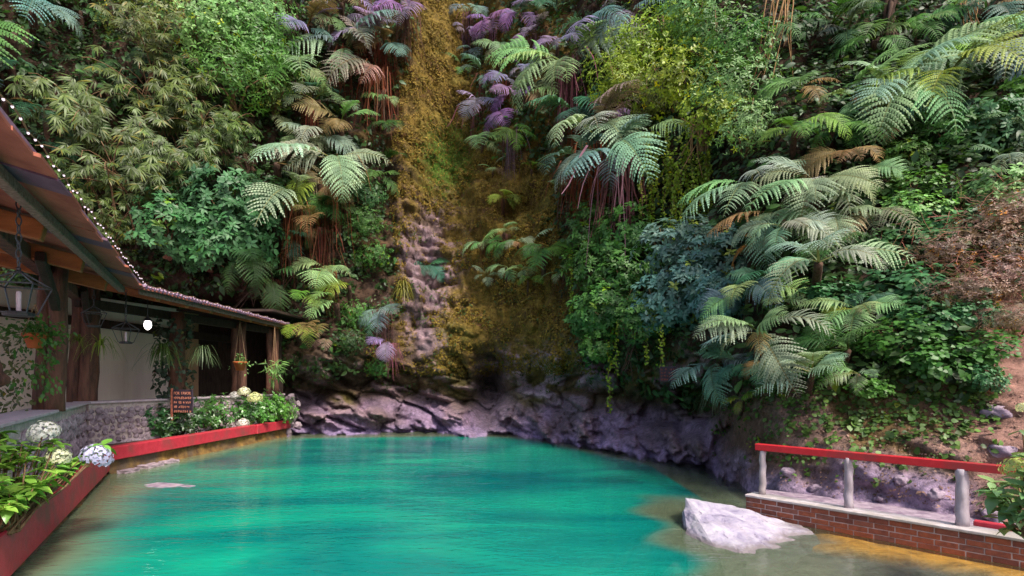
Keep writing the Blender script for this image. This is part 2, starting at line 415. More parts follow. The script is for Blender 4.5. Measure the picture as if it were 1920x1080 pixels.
orange = (1-sstep(.25, .75, -wall_d + .25*np.sin(GX*4+GY*7)+.12*np.sin(GX*13)))*sstep(.5, 1.5, (GX-WA.x)*WD.x+(GY-WA.y)*WD.y + .3*np.sin(GX*7))
DEP = DEP*(1-.75*orange)
bed_z = -DEP - .015 + .05*np.sin(GX*5.1+GY*3.3)*np.sin(GY*4.7-GX*2.1)*np.minimum(DEP, .5)
bc = np.zeros(GX.shape+(3,)); bc[:] = (.25,.26,.17)
for w, c in ((1-sstep(.3, 1.2, DEP), (.34,.29,.25)), (sstep(2.9, 4.0, GX)*.85, (.20,.15,.155)), (orange, (.80,.31,.06)), ((GX < -4)*(1-sstep(.3, 1.4, DEP))*.8, (.34,.30,.17))):
    bc = bc*(1-w[..., None]) + np.array(c)*w[..., None]
def bed_mat():
    m, nt, out = mat_new('pool_bed')
    a = nt.nodes.new('ShaderNodeAttribute'); a.attribute_name = 'tint'
    n = tex(nt, 2.6, 8, .7, world_pos(nt), .8)
    c = mixc(nt, 1.0, a.outputs['Color'], ramp(nt, n, [(.32, (.42,.40,.44)), (.5, (1,1,1)), (.68, (1.35,1.3,1.2))]), 'MULTIPLY')
    pbr(nt, out, c, .85, bump(nt, tex(nt, 7, 7, .7, world_pos(nt)), .8, .05), .3); return m
bed = obj('pool_bed', tri_mesh('pool_bed', np.stack([GX, GY, bed_z], -1).reshape(-1, 3), gf, bed_mat(), bc.reshape(-1, 3), True)); tag(bed, kind='structure')

def water_mat():
    m, nt, out = mat_new('thermal_water')
    a = nt.nodes.new('ShaderNodeAttribute'); a.attribute_name = 'tint'
    sp = nt.nodes.new('ShaderNodeSeparateColor'); nt.links.new(a.outputs['Color'], sp.inputs[0])
    n = tex(nt, .32, 4, .55, world_pos(nt, (.6,1.5,1)), .7)
    deep = ramp(nt, n, [(.32, (.0,.11,.115)), (.5, (.003,.185,.15)), (.68, (.006,.30,.19))])
    body = mixc(nt, sp.outputs[1], (.17,.205,.12), deep)
    dif = nt.nodes.new('ShaderNodeBsdfDiffuse'); nt.links.new(body, dif.inputs[0]); DIF = dif
    tr = nt.nodes.new('ShaderNodeBsdfTransparent'); tr.inputs[0].default_value = (.80,.93,.86,1)
    b1 = tex(nt, 1.5, 3, .5, world_pos(nt, (.55,1.5,1)), .9)
    b2 = tex(nt, 6.5, 3, .5, world_pos(nt, (.6,1.4,1)), .5)
    h = mixc(nt, .32, b1, b2)
    nrm = bump(nt, h, .30, .10); nt.links.new(nrm, DIF.inputs['Normal'])
    mx = nt.nodes.new('ShaderNodeMixShader'); nt.links.new(sp.outputs[0], mx.inputs[0])
    nt.links.new(tr.outputs[0], mx.inputs[1]); nt.links.new(dif.outputs[0], mx.inputs[2])
    gl = nt.nodes.new('ShaderNodeBsdfGlossy'); gl.inputs['Roughness'].default_value = .06; nt.links.new(nrm, gl.inputs['Normal'])
    fr = nt.nodes.new('ShaderNodeFresnel'); fr.inputs[0].default_value = 1.40; nt.links.new(nrm, fr.inputs['Normal'])
    fm = nt.nodes.new('ShaderNodeMixShader'); nt.links.new(fr.outputs[0], fm.inputs[0])
    nt.links.new(mx.outputs[0], fm.inputs[1]); nt.links.new(gl.outputs[0], fm.inputs[2]); nt.links.new(fm.outputs[0], out.inputs[0])
    return m
DEPW = DEP
milk = 1-np.exp(-DEPW*1.75); wc = np.stack([np.clip((.05 + .45*(1-sstep(-6, 1.5, GX)))+milk*.8, 0, .97), sstep(.25, 1.0, DEPW), DEP*0], -1).reshape(-1, 3)
wat = obj('water', tri_mesh('water', np.stack([GX, GY, GX*0], -1).reshape(-1, 3), gf, water_mat(), wc, True)); tag(wat, kind='structure')
#__BUILD__
# ------------------------------------------------------------------ terraces behind the red edge and around the viewer
Z3 = Vector((0, 0, 1))
def prism(plan, z0, z1):
    n = len(plan); v = [(p[0], p[1], z0) for p in plan] + [(p[0], p[1], z1) for p in plan]
    f = [tuple(range(n-1, -1, -1)), tuple(range(n, 2*n))] + [(i, (i+1) % n, n+(i+1) % n, n+i) for i in range(n)]
    return v, f
N1 = Vector((D1.y, -D1.x, 0)); N1 = N1 if N1.x < 0 else -N1       # into the planter, near run
N2 = Vector((-D2.y, D2.x, 0)); N2 = N2 if N2.x < 0 else -N2       # into the planter, far run
def xline(a, d, b, e):
    t = ((b.x-a.x)*e.y - (b.y-a.y)*e.x)/(d.x*e.y - d.y*e.x); return a + d*t
WC = Vector((-10.6, 13.3, 0)); WF = Vector((-8.85, 20.75, 0)); WNR = Vector((-6.7, 7.0, 0)) + (Vector((-6.7,7,0))-WC).normalized()*3.6
WNd = (WNR-WC).normalized(); WFd = (WF-WC).normalized()
bw = .30
I_C = xline(PC+N1*bw, D1, PC+N2*bw, D2)
bed_soil = MB(); bed_soil.add(*prism([(PN+N1*.28)[:2], (PC+N1*.28)[:2], (PC+N2*.28)[:2], (PF+N2*.2)[:2], (-9.3,21.2), WF[:2], WC[:2], WNR[:2]], -.3, .50))
tag(bed_soil.build('planter_soil', M['soil']), kind='structure')
fl = MB(); fl.add(*prism([(-2.5,1.2), WNR[:2], WC[:2], WF[:2], (-9.6,23.5), (-22,23.5), (-22,1.2)], -.4, .58)); tag(fl.build('pavilion_floor', M['plaster']), kind='structure')
nt_ = MB(); nt_.add(*prism([(-3.2,2.55), (9.5,2.55), (9.5,-12), (-3.2,-12)], -1.8, .45)); tag(nt_.build('terrace', M['plaster']), kind='structure')

# the red coping beams and the algae-stained wall below them
def coping(a, b, c, d, label, z0=.31):
    """plan quad a-b outer, c-d inner"""
    mb = MB(); mb.add(*prism([a[:2], b[:2], c[:2], d[:2]], z0, .62))
    o = mb.build('red_coping_beam', M['red_paint'], bevel=.018); return tag(o, label, 'beam')
mid = PC + D2*6.0
coping(PN, PC-D1*0+N1*0, I_C, PN+N1*bw, 'near red painted coping beam running to the bottom left corner of the pool', .09)
coping(PC+D2*.005, mid, mid+N2*bw, I_C+D2*.005, 'long far red painted coping beam below the sign and dark leafy shrubs')
coping(mid+D2*.012-N2*.05, PF-N2*.05, PF+N2*(bw-.05), mid+D2*.012+N2*(bw-.05), 'short red coping beam at the far end of the planter by the cliff')
for a, b, n, lab in ((PN, PC, N1, 'algae stained retaining wall under the near red beam'), (PC+D2*.08, PF, N2, 'ochre algae stained retaining wall under the far red beams')):
    mb = MB(); L = (b-a).length; d = (b-a)/L; k = int(L/.12); v = []; f = []
    for i in range(k+1):
        for j in range(7):
            z = -1.6 + j*(1.91/6) if j < 6 else .31
            z = [-1.6, -.6, -.12, -.02, .03, .06, .088][j] if n is N1 else [-1.6, -.6, -.12, -.02, .08, .2, .308][j]
            p = a + d*(L*i/k) + n*(.10 + .05*fbm(Vector((i*.25, z*4, a.x)), 3) - (.12 if z < 0 else .0)*(.6+.6*noise.noise(Vector((i*.2, 0, 3)))))
            v.append((p.x, p.y, z))
    for i in range(k):
        for j in range(6): f.append((i*7+j, (i+1)*7+j, (i+1)*7+j+1, i*7+j+1))
    w = obj('retaining_wall', mesh('retaining_wall', v, f, M['ochre'], True)); tag(w, lab, 'wall')
# loose slabs at the water under the far beam
for i, (s, off, sz) in enumerate(((1.1, -.12, .26), (1.75, -.10, .22), (.35, -.16, .2))):
    bm = bmesh.new(); bmesh.ops.create_cube(bm, size=1)
    bmesh.ops.subdivide_edges(bm, edges=bm.edges[:], cuts=3, use_grid_fill=True)
    for q in bm.verts: q.co = Vector((q.co.x*sz*2.1, q.co.y*sz*1.1, q.co.z*.12)) + Vector((.03, .03, .02))*fbm(q.co*3+Vector((i*5,0,0)), 3)
    m = bpy.data.meshes.new('ledge_stone'); bm.to_mesh(m); bm.free(); m.materials.append(M['stone'])
    o = obj('ledge_stone', m, loc=PC+D2*s+N2*off+Vector((0,0,.01))); o.rotation_euler.z = math.atan2(D2.y, D2.x)
    tag(o, ['flat grey stone at the waterline under the far red beam, middle of three', 'flat grey stone at the waterline under the far red beam, farthest of three', 'flat grey stone at the waterline under the far red beam, nearest the corner'][i], 'stone', 'stones under the red beam')

# ------------------------------------------------------------------ rough stone walls carrying the posts
stone_meshes = []
for k in range(7):
    bm = bmesh.new(); bmesh.ops.create_icosphere(bm, subdivisions=1, radius=1)
    for q in bm.verts: q.co *= 1 + .38*noise.noise(q.co*1.4+Vector((k*7,1,2))); q.co.y *= .75
    m = bpy.data.meshes.new('stone'); bm.to_mesh(m); bm.free(); m.materials.append(M['stone'])
    stone_meshes.append(m)
def stone_wall(a, b, nrm, top, label, size, maxs, stretch, t0=0, t1=1e9):
    e = empty('stone_wall', (a+b)/2+Vector((0,0,.4)), label, 'wall'); inv = -e.location
    L = (b-a).length; d = (b-a)/L
    mb = MB(); mb.box((a+b)/2 + nrm*.27 + Vector((0,0,(top+.3)/2)), d*(L/2), nrm*.25, Vector((0,0,(top-.3)/2)))
    mb.build('mortar_core', M['mortar'], e, loc=inv)
    mb = MB(); mb.box((a+b)/2 + nrm*.25 + Vector((0,0,top+.03)), d*(L/2), nrm*.30, Vector((0,0,.03)))
    mb.build('cap', M['plaster'], e, bevel=.012, loc=inv)
    n = 0; z = .48
    while z < top-.03:
        s = max(0, t0) + random.uniform(0, size)
        while s < min(L, t1) and n < maxs:
            r = size*random.uniform(.42, .68)
            o = obj('stone', random.choice(stone_meshes), e, inv + a + d*s - nrm*random.uniform(-.03, .03)*1.0 + nrm*.02 + Vector((0,0,z+random.uniform(-.03,.03))))
            o.rotation_euler = (random.uniform(-.5,.5), random.uniform(-.6,.6), math.atan2(d.y, d.x)+random.uniform(-.4,.4))
            o.scale = (r*stretch[0]*random.uniform(.8,1.2), r*.75, r*stretch[1]*random.uniform(.8,1.15)); n += 1
            s += size*stretch[0]*random.uniform(.85, 1.25)
        z += size*stretch[1]*.88
    return e
WFN = Vector((-WFd.y, WFd.x, 0)); WFN = WFN if WFN.x < 0 else -WFN
WNN = Vector((-WNd.y, WNd.x, 0)); WNN = WNN if WNN.x < 0 else -WNN
stone_wall(WC+WFd*.06, WF, WFN, 1.56, 'rough purple grey stone wall behind the shrubs and the sign', .17, 300, (1,1))
stone_wall(WC-WNd*.02, WNR, WNN, 1.56, 'near stone wall with upright stones behind the hydrangea, bottom left', .2, 300, (.62,1.5), 0, 6.6)
# rubble pier closing the far end of the planter
e = empty('stone_pier', Vector((-8.62, 20.75, .3)), 'rough stone pier at the far end of the planter', 'pier')
for k in range(26):
    o = obj('stone', stone_meshes[k % 7], e, (random.uniform(-.12,.22), random.uniform(-.25,.2), -.2+k*.056)); r = random.uniform(.13, .2)
    o.scale = (r, r, r*.8); o.rotation_euler = (random.random()*3, random.random()*3, random.random()*3)

# ------------------------------------------------------------------ the open pavilion
EC = Vector((-8.3, 12.0, 4.2)); E1 = Vector((.484, -.875, 0)).normalized(); EF = Vector((-8.5, 20.4, 4.2)); E2 = (EF-EC).normalized()
R1 = Vector((E1.y, -E1.x, 0)); R1 = R1 if R1.x < 0 else -R1
R2 = Vector((-E2.y, E2.x, 0)); R2 = R2 if R2.x < 0 else -R2
SL = .22
def rp(o, d, r, s, w, dz=0): return o + d*s + r*w + Vector((0,0, SL*w+dz))
pav = empty('pavilion', Vector((-10.5, 13, .58)), 'open timber pavilion with plank roof on rough posts along the left side', 'pavilion'); PI = -pav.location
roof = bpy.data.objects.new('roof', None); roof.empty_display_size = .1; link(roof, pav)
def rbuild(mb, name, mat, par=None, **kw): return mb.build(name, mat, roof if par is None else par, loc=PI, **kw)
rd = random.Random(3)
def slabq(a, b, c, d, t):
    mb = MB(); up = Vector((0,0,t)); q = [Vector(x) for x in (a,b,c,d)]
    mb.add(q+[x+up for x in q], [(3,2,1,0), (4,5,6,7), (0,1,5,4), (1,2,6,5), (2,3,7,6), (3,0,4,7)]); return mb
cols = ['plank_red', 'plank_red', 'plank_red', 'plank_purple', 'plank_red']
s = 0.0; k = 0
while s < 9.7:
    w = rd.uniform(.42, .62); j = rd.uniform(-.02, .05)
    rbuild(slabq(rp(EC,E1,R1,s+.01,0-j,rd.uniform(0,.03)), rp(EC,E1,R1,s+w,0-j,rd.uniform(0,.05)), rp(EC,E1,R1,s+w,4.6,.02), rp(EC,E1,R1,s+.01,4.6,0), .035), 'roof_plank', M[cols[k % 5]]); s += w; k += 1
s = 0.0
while s < 8.4:
    w = rd.uniform(.42, .6)
    rbuild(slabq(rp(EC,E2,R2,s+.01,0,rd.uniform(0,.02)), rp(EC,E2,R2,min(s+w, 8.4),0,rd.uniform(0,.03)), rp(EC,E2,R2,min(s+w, 8.4),6,.02), rp(EC,E2,R2,s+.01,6,0), .035), 'roof_plank', M[cols[k % 5]]); s += w; k += 1
rbuild(slabq(EC, EC+Vector((0,0,.001)), rp(EC,E2,R2,0,6), rp(EC,E1,R1,0,6), .035), 'roof_plank', M['plank_red'])
up = Vector((0,0,.075))
for a, b, c, d in ((rp(EC,E1,R1,0,.03), rp(EC,E1,R1,9.7,.03), rp(EC,E1,R1,9.7,6), rp(EC,E1,R1,0,6)), (rp(EC,E2,R2,0,.03), rp(EC,E2,R2,8.5,.03), rp(EC,E2,R2,8.5,8), rp(EC,E2,R2,0,8)), (EC, EC+Vector((0,0,.001)), rp(EC,E2,R2,0,8), rp(EC,E1,R1,0,6))):
    rbuild(slabq(a+up, b+up, c+up, d+up, .05), 'roof_covering', M['roof_edge'])
# tile ends along the far eave
mb = MB()
for i in range(56):
    p = rp(EC,E2,R2,.08+i*.15,-.03,.075); mb.tube([p, p+R2*.25+Vector((0,0,.055))], .045, 6)
o = rbuild(mb, 'eave_tiles', M['roof_edge']); o['kind'] = 'stuff'
# weathered board under the near eave and along the far eave
for a, b, ww in ((rp(EC,E1,R1,-.2,.42,-.09), rp(EC,E1,R1,9.65,.42,-.09), .12), (rp(EC,E2,R2,.1,.16,-.05), rp(EC,E2,R2,8.3,.16,-.05), .05)):
    mb = MB(); mb.bar(a, b, ww, .13); rbuild(mb, 'eave_board', M['grey_wood'], bevel=.01)
for s in (.75, 2.95, 5.3, 7.6, 9.4):
    mb = MB(); mb.bar(rp(EC,E1,R1,s,.55,-.17), rp(EC,E1,R1,s,4.5,-.17), .18, .26); rbuild(mb, 'rafter', M['orange_wood'], bevel=.012)
for s in (.9, 2.1, 3.3, 4.5, 5.7, 6.9, 8.0):
    mb = MB(); mb.bar(rp(EC,E2,R2,s,.22,-.10), rp(EC,E2,R2,s,4.5,-.10), .17, .17); rbuild(mb, 'rafter', M['orange_wood'], bevel=.012)
# carrying beams
def pbuild(mb, name, mat, **kw): return mb.build(name, mat, pav, loc=PI, **kw)
mb = MB(); mb.bar(WC+WFN*.2+Vector((-.1,.0,4.12)), WF+WFN*.2+WFd*.1+Vector((0,0,4.02)), .2, .24); pbuild(mb, 'beam', M['dark_wood'], bevel=.015)
mb = MB(); mb.bar(WC+WNN*.2+Vector((0,0,4.27)), WNR+WNN*.2+Vector((0,0,4.27)), .22, .24); pbuild(mb, 'beam', M['post_wood'], bevel=.015)
# rough posts with a twin trunk look
def post(x, y, z0, z1, r, seed, lean=(0,0), twin=True, mat='post_wood'):
    rr = random.Random(seed)
    for dx in ((-.55*r, .6*r) if twin else (0,)):
        k = 9; pts = []; rs = []
        for i in range(k+1):
            t = i/k; z = z0+(z1-z0)*t
            pts.append((x+dx+lean[0]*t+.05*noise.noise(Vector((z*1.2, seed, dx*9))), y+lean[1]*t+.05*noise.noise(Vector((z*1.2, seed+5, dx))), z))
            rs.append(r*(.78 if twin else 1)*(1.12-.22*t+.18*noise.noise(Vector((z*2.2, seed*3, dx*4)))))
        mb = MB(); mb.tube(pts, rs, 9); pbuild(mb, 'post', M[mat], smooth=True)
post(-8.78, 10.1, 1.58, 4.35, .19, 1, (.12, 0))
post(-11.25, 13.9, .6, 4.6, .27, 2, (.15, 0))
post(-10.08, 16.05, 1.58, 4.2, .22, 3, twin=False)
post(-9.5, 18.55, 1.58, 4.15, .19, 4)
post(-9.05, 20.15, 1.58, 4.1, .17, 5)
# carved brackets at the near post
for (a, b) in (((-8.55, 10.0, 3.55), (-7.7, 8.7, 4.2)), ((-10.9, 13.7, 3.7), (-10.2, 12.7, 4.35))):
    mb = MB(); mb.bar(a, b, .14, .2); pbuild(mb, 'bracket', M['dark_wood'], bevel=.02)
# cream back wall of upright panels, brown panel, dark room beyond
BA, BB = Vector((-14.5, 10.0, 0)), Vector((-11.3, 20.7, 0)); BD = (BB-BA).normalized(); BL = (BB-BA).length
BN = Vector((BD.y, -BD.x, 0))
s = 0; k = 0
while s < 9.3:
    w = min(1.22, 9.3-s); mb = MB(); mb.box(BA+BD*(s+w/2)+BN*(.004*(k % 3))+Vector((0,0,2.62)), BD*(w/2-.006), BN*.03, Vector((0,0,2.05)))
    pbuild(mb, 'wall_panel', M['cream'], bevel=.004); s += 1.22; k += 1
mb = MB(); mb.box(BA+BD*9.72+Vector((0,0,2.62)), BD*.4, BN*.03, Vector((0,0,2.05))); pbuild(mb, 'wall_panel', M['old_panel'])
mb = MB(); mb.bar(BA+BN*.1+Vector((0,0,4.05)), BA+BD*12.2+BN*.1+Vector((0,0,3.72)), .12, .26); pbuild(mb, 'wall_beam', M['dark_wood'])
mb = MB(); mb.bar(BA+BN*.06+Vector((0,0,.85)), BA+BD*9.3+BN*.06+Vector((0,0,.85)), .06, .5); pbuild(mb, 'skirting', M['dark_wood'])
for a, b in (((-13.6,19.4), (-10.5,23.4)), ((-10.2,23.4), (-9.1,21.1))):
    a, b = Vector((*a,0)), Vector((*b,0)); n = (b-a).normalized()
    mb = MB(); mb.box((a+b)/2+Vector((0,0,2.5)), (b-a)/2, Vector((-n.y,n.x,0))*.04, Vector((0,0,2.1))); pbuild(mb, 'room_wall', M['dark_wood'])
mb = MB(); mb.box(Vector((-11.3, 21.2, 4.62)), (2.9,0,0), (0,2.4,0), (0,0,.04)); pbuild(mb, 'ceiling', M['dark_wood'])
mb = MB(); mb.bar(WF+WFN*.2+Vector((0,-.05,1.6)), WF+WFN*.2+Vector((0,-.05,4.1)), .12, .12); pbuild(mb, 'door_post', M['dark_wood'])

# fairy lights along the eave
def lights(o, d, r, L, step, label, rad, seed):
    p0 = rp(o,d,r,0,-.05,.1); e = empty('string_lights', p0, label, 'string lights', 'string lights along the eave'); inv = -p0
    n = int(L/step); pts = []
    for i in range(n+1):
        pts.append(rp(o,d,r,i*step,-.06,.12+.025*math.sin(i*1.7+seed)+.015*noise.noise(Vector((i*.6,seed,0)))))
    mb = MB(); mb.tube(pts, .008, 4); mb.build('wire', M['rope'], e, loc=inv)
    bmx = MB(); bmx.lathe((0,0,0), [(.004,-rad), (rad*.75,-rad*.6), (rad,0), (rad*.7,rad*.7), (.004,rad)], 6)
    m = mesh('bulb', bmx.v, bmx.f, M['bulb'], True)
    for p in pts: obj('bulb', m, e, inv+p-Vector((0,0,.01)))
lights(EC, E1, R1, 9.6, .2, 'string of white fairy lights along the steep near roof edge', .011, 1)
lights(EC, E2, R2, 8.3, .17, 'string of fine fairy lights along the far roof edge towards the cliff', .010, 2)

# hanging lanterns
def lantern(p, w, h, top_z, label, candle=True, rot=.5):
    e = empty('hanging_lantern', Vector(p)-Vector((0,0,h*.5)), label, 'lantern', 'hanging lanterns', (0,0,rot))
    b, t = w*.28, w*.5; z1 = h*.62; th = w*.028
    q = lambda r, z: [Vector((sx*r, sy*r, z)) for sx, sy in ((-1,-1), (1,-1), (1,1), (-1,1))]
    lo, hi, ap = q(b, .06*h), q(t, z1), q(w*.06, h*.88)
    fr = MB()
    for i in range(4):
        fr.bar(lo[i], hi[i], th, th); fr.bar(hi[i], hi[(i+1) % 4], th*1.3, th*1.3); fr.bar(lo[i], lo[(i+1) % 4], th, th)
    fr.build('frame', M['iron'], e)
    cp = MB()
    for i in range(4): cp.bar(hi[i], ap[i], th*1.2, th*1.2)
    cp.lathe((0,0,h*.86), [(w*.09,0), (w*.11,.03*h), (w*.05,.06*h), (w*.06,.1*h), (.005,.14*h)], 8); cp.build('cap', M['iron'], e)
    ba = MB(); ba.lathe((0,0,0), [(b*1.15,0), (b*1.2,.05*h), (b*.9,.09*h), (b*.4,.1*h)], 10); ba.build('base', M['iron'], e)
    if candle:
        ca = MB(); ca.lathe((0,0,.1*h), [(w*.055,0), (w*.055,.38*h), (w*.03,.4*h)], 8); ca.build('candle', M['candle'], e)
    L = top_z - (p[2]-h*.5); n = max(3, int((L-h)/.09)); ch = MB()
    for i in range(n):
        z = h + (L-h)*i/n; s = (L-h)/n
        pts = [(math.cos(a)*s*.28*(i % 2), math.cos(a)*s*.28*((i+1) % 2), z+s*.5+math.sin(a)*s*.62) for a in [k*math.pi/3 for k in range(7)]]
        ch.tube(pts, .008, 4, False)
    ch.build('chain', M['iron'], e)
lantern(at(35, 546, 6.0), .44, .56, 4.3, 'large black iron lantern with candle hanging nearest at the left edge', rot=.35)
lantern(at(176, 592, 12.0), .38, .52, 4.3, 'dark iron lantern hanging in front of the second rough post', False, .9)
lantern(at(236, 622, 12.5), .40, .56, 4.3, 'iron lantern hanging alone before the cream wall', True, .2)
p = at(277, 608, 13.5); e = empty('lit_lamp', p-Vector((0,0,.14)), 'small glowing glass lamp hanging before the cream wall', 'lamp')
mb = MB(); mb.lathe((0,0,0), [(.02,0), (.07,.05), (.085,.12), (.07,.2), (.05,.23)], 12); mb.build('glass_globe', M['lamp_glow'], e, True)
mb = MB(); mb.lathe((0,0,.22), [(.12,0), (.07,.06), (.03,.1), (.012,.16)], 10); mb.tube([(0,0,.36), (0,0,4.35-p.z+.14)], .01, 5); mb.build('cap', M['iron'], e)
# round brown ornament at the left edge
p = at(-5, 712, 6.8); e = empty('hanging_gourd', p-Vector((0,0,.1)), 'brown gourd ornament hanging on a cord at the left edge', 'ornament')
mb = MB(); mb.lathe((0,0,0), [(.02,0), (.12,.05), (.13,.12), (.06,.2), (.05,.28), (.02,.36)], 12); mb.build('body', M['post_wood'], e, True)
mb = MB(); mb.tube([(0,0,.35), (0,0,4.4-p.z)], .008, 5); mb.build('cord', M['rope'], e)

# ------------------------------------------------------------------ brick wall with railing on the right
WZ = .30
bwall = empty('brick_wall', WA+Vector((0,0,-.3)), 'low red brick wall with white cement cap at the right of the pool', 'wall'); BI = -bwall.location
WL = 5.6
mb = MB(); mb.box(WA+WD*(WL/2)+WN*.163+Vector((0,0,-.05)), WD*(WL/2-.01), WN*.155, Vector((0,0,.35))); mb.build('mortar_core', M['mortar'], bwall, loc=BI)
bmx = MB(); bmx.box((0,0,0), (.115,0,0), (0,.05,0), (0,0,.033)); m_br = bmx.build('brick', M['brick'], bevel=.004)
brm = m_br.data; bpy.data.objects.remove(m_br)
ang = math.atan2(WD.y, WD.x); ch = .076
rb = random.Random(5)
for r in range(7):
    z = WZ - .04 - r*ch; s = .115 if r % 2 == 0 else .0
    while s < WL:
        o = bpy.data.objects.new('brick', brm); o.location = BI+WA+WD*(max(s, .06))+WN*(.05+rb.uniform(-.003,.004))+Vector((0,0,z+rb.uniform(-.003,.003)))
        o.rotation_euler = (0, rb.uniform(-.012,.012), ang+rb.uniform(-.01,.01))
        if s == 0: o.scale.x = .5
        link(o, bwall); s += .242 if s else .182
    for w in (.165, .285):                                            # headers on the end face
        o = bpy.data.objects.new('brick', brm); o.location = BI+WA+WD*.045+WN*w+Vector((0,0,z)); o.rotation_euler = (0,0,ang+math.pi/2); o.scale = (.5,.9,1)
        link(o, bwall)
for a, b, nm, mt, zz in ((-.015, .10, 'front_cap', 'cement', .036), (.13, .34, 'rear_cap', 'cement', .03)):
    mb = MB(); mb.box(WA+WD*(WL/2-.01)+WN*((a+b)/2)+Vector((0,0,WZ+zz/2)), WD*(WL/2), WN*((b-a)/2), Vector((0,0,zz/2))); mb.build(nm, M[mt], bwall, bevel=.006, loc=BI)
mb = MB(); v = []; f = []
for i in range(60):
    for j in range(2): v.append(WA+WD*(i*WL/59)+WN*(.095+.04*j)+Vector((0,0,WZ+.012+.012*noise.noise(Vector((i*.7,j,0))))))
mb.add(v, [(i*2, i*2+2, i*2+3, i*2+1) for i in range(59)]); mb.build('mossy_groove', M['moss_dark'], bwall, loc=BI)
mb = MB(); mb.bar(WA+WD*2.75+WN*.42+Vector((0,0,WZ+.05)), WA+WD*6+WN*.42+Vector((0,0,WZ+.05)), .12, .07)
tag(mb.build('red_kerb_board', M['red_paint'], bevel=.008), 'dull red board lying on the ledge behind the last railing post', 'board')
wk = MB(); wk.add(*prism([(WA+WN*.33)[:2], (WA+WD*WL+WN*.33)[:2], (WA+WD*WL+WN*1.6)[:2], (WA+WN*.9-WD*.1)[:2]], -.5, WZ-.02)); tag(wk.build('ledge', M['lilac_stone']), kind='structure')
rail = empty('railing', WA+WD*.2+WN*.25+Vector((0,0,WZ)), 'red handrail on three pale log posts above the brick wall', 'railing'); RI = -rail.location
def on_wall(px, w):
    a = WA+WN*w; u = (px-HX)/F; t = (a.x-u*a.y)/(u*WD.y-WD.x); return a+WD*t
pts = {}
for px, r in ((1430, .05), (1591, .056), (1804, .068)):
    p = on_wall(px, .24); pts[px] = p; vv = []
    mb = MB(); mb.tube([p+Vector((.012*math.sin(i*2.1+px), .012*math.cos(i*1.7+px), WZ+.02+i*.093)) for i in range(9)], [r*(1.1-.015*i+.05*math.sin(i*3+px)) for i in range(9)], 10)
    mb.build('post', M['white_post'], rail, True, loc=RI)
a, b = on_wall(1418, .24), on_wall(1930, .24)
mb = MB(); mb.bar(a+Vector((0,0,1.09)), b+WD*.4+Vector((0,0,1.09)), .12, .105); mb.build('handrail', M['rail_red'], rail, bevel=.008, loc=RI)

# ------------------------------------------------------------------ pale boulder in the shallows
def boulder(name, loc, size, seed, mat, label, cat='boulder', group=None, rotz=0, cuts=4, amp=.22, fn=None):
    bm = bmesh.new(); bmesh.ops.create_icosphere(bm, subdivisions=cuts, radius=1)
    for q in bm.verts:
        c = q.co.copy(); n = fbm(c*1.1+Vector((seed*3.7, seed, 0)), 4, .8); rdg = abs(noise.noise(c*2.3+Vector((seed,4,1))))
        c = c*(1+amp*n-amp*.5*rdg)
        c.x = math.copysign(abs(c.x)**.8, c.x); c.z = math.copysign(abs(c.z)**.75, c.z)
        c = Vector((c.x*size[0], c.y*size[1], c.z*size[2]))
        if fn: c = fn(c)
        q.co = c
    m = bpy.data.meshes.new(name); bm.to_mesh(m); bm.free(); m.materials.append(mat)
    m.polygons.foreach_set('use_smooth', [True]*len(m.polygons))
    o = obj(name, m, loc=loc); o.rotation_euler.z = rotz
    return tag(o, label, cat, group)
def hull_rock(name, pts, seed, mat, label, amp=1.0):
    bm = bmesh.new()
    for p in pts: bm.verts.new(p)
    r = bmesh.ops.convex_hull(bm, input=bm.verts[:])
    bmesh.ops.delete(bm, geom=[g for g in r['geom_interior'] if isinstance(g, bmesh.types.BMVert)], context='VERTS')
    bmesh.ops.triangulate(bm, faces=bm.faces[:])
    for k in range(4):
        bmesh.ops.subdivide_edges(bm, edges=[e for e in bm.edges if e.calc_length() > .06], cuts=1, smooth=.08 if k < 1 else 0)
        bmesh.ops.triangulate(bm, faces=bm.faces[:])
    bm.normal_update(); off = {}
    for q in bm.verts:
        c = q.co; s = Vector((c.x*1.0+c.z*.8, c.y*2.2, c.z*3.2))
        rd_ = abs(noise.noise(s*1.5+Vector((seed,0,0)))); st = math.floor((c.z+c.y*.35)*9)/9 - (c.z+c.y*.35)
        off[q] = q.normal*(.03*fbm(c*2.0, 3, .9) - .05*rd_ + .006*noise.noise(c*9)) + q.normal*st*.09
    for q, d in off.items(): q.co += d*amp
    m = bpy.data.meshes.new(name); bm.to_mesh(m); bm.free(); m.materials.append(mat)
    return tag(obj(name, m), label, 'boulder')
pr = [at(1284,932,8.3), at(1300,938,8.6), at(1395,958,8.4), at(1440,970,8.2), at(1500,984,8.0), at(1286,958,8.05), at(1290,985,7.85), at(1298,1008,7.5), at(1345,1034,6.85), at(1400,1042,6.65), at(1470,1030,6.9), at(1530,1004,7.5)]
pr += [Vector((p.x*.985+.02, p.y*.985, -.45)) for p in (at(1270,985,8.0), at(1290,1040,6.8), at(1390,1090,5.9), at(1500,1060,6.4), at(1570,1010,7.4), at(1440,980,8.4))]
hull_rock('pale_boulder', pr, 3, M['white_rock'], 'big pale tilted boulder rising out of the shallow water by the brick wall')
sp = [at(182,916,11.1), at(230,905,11.3), at(330,903,11.3), at(400,915,10.9), at(330,926,10.5), at(240,925,10.6)]
sp = [Vector((p.x, p.y, -.018)) for p in sp] + [Vector((p.x*1.01, p.y*1.01, -.35)) for p in sp]
hull_rock('submerged_slab', sp, 8, M['lilac_stone'], 'pale flat slab just under the water near the planter corner', .55)
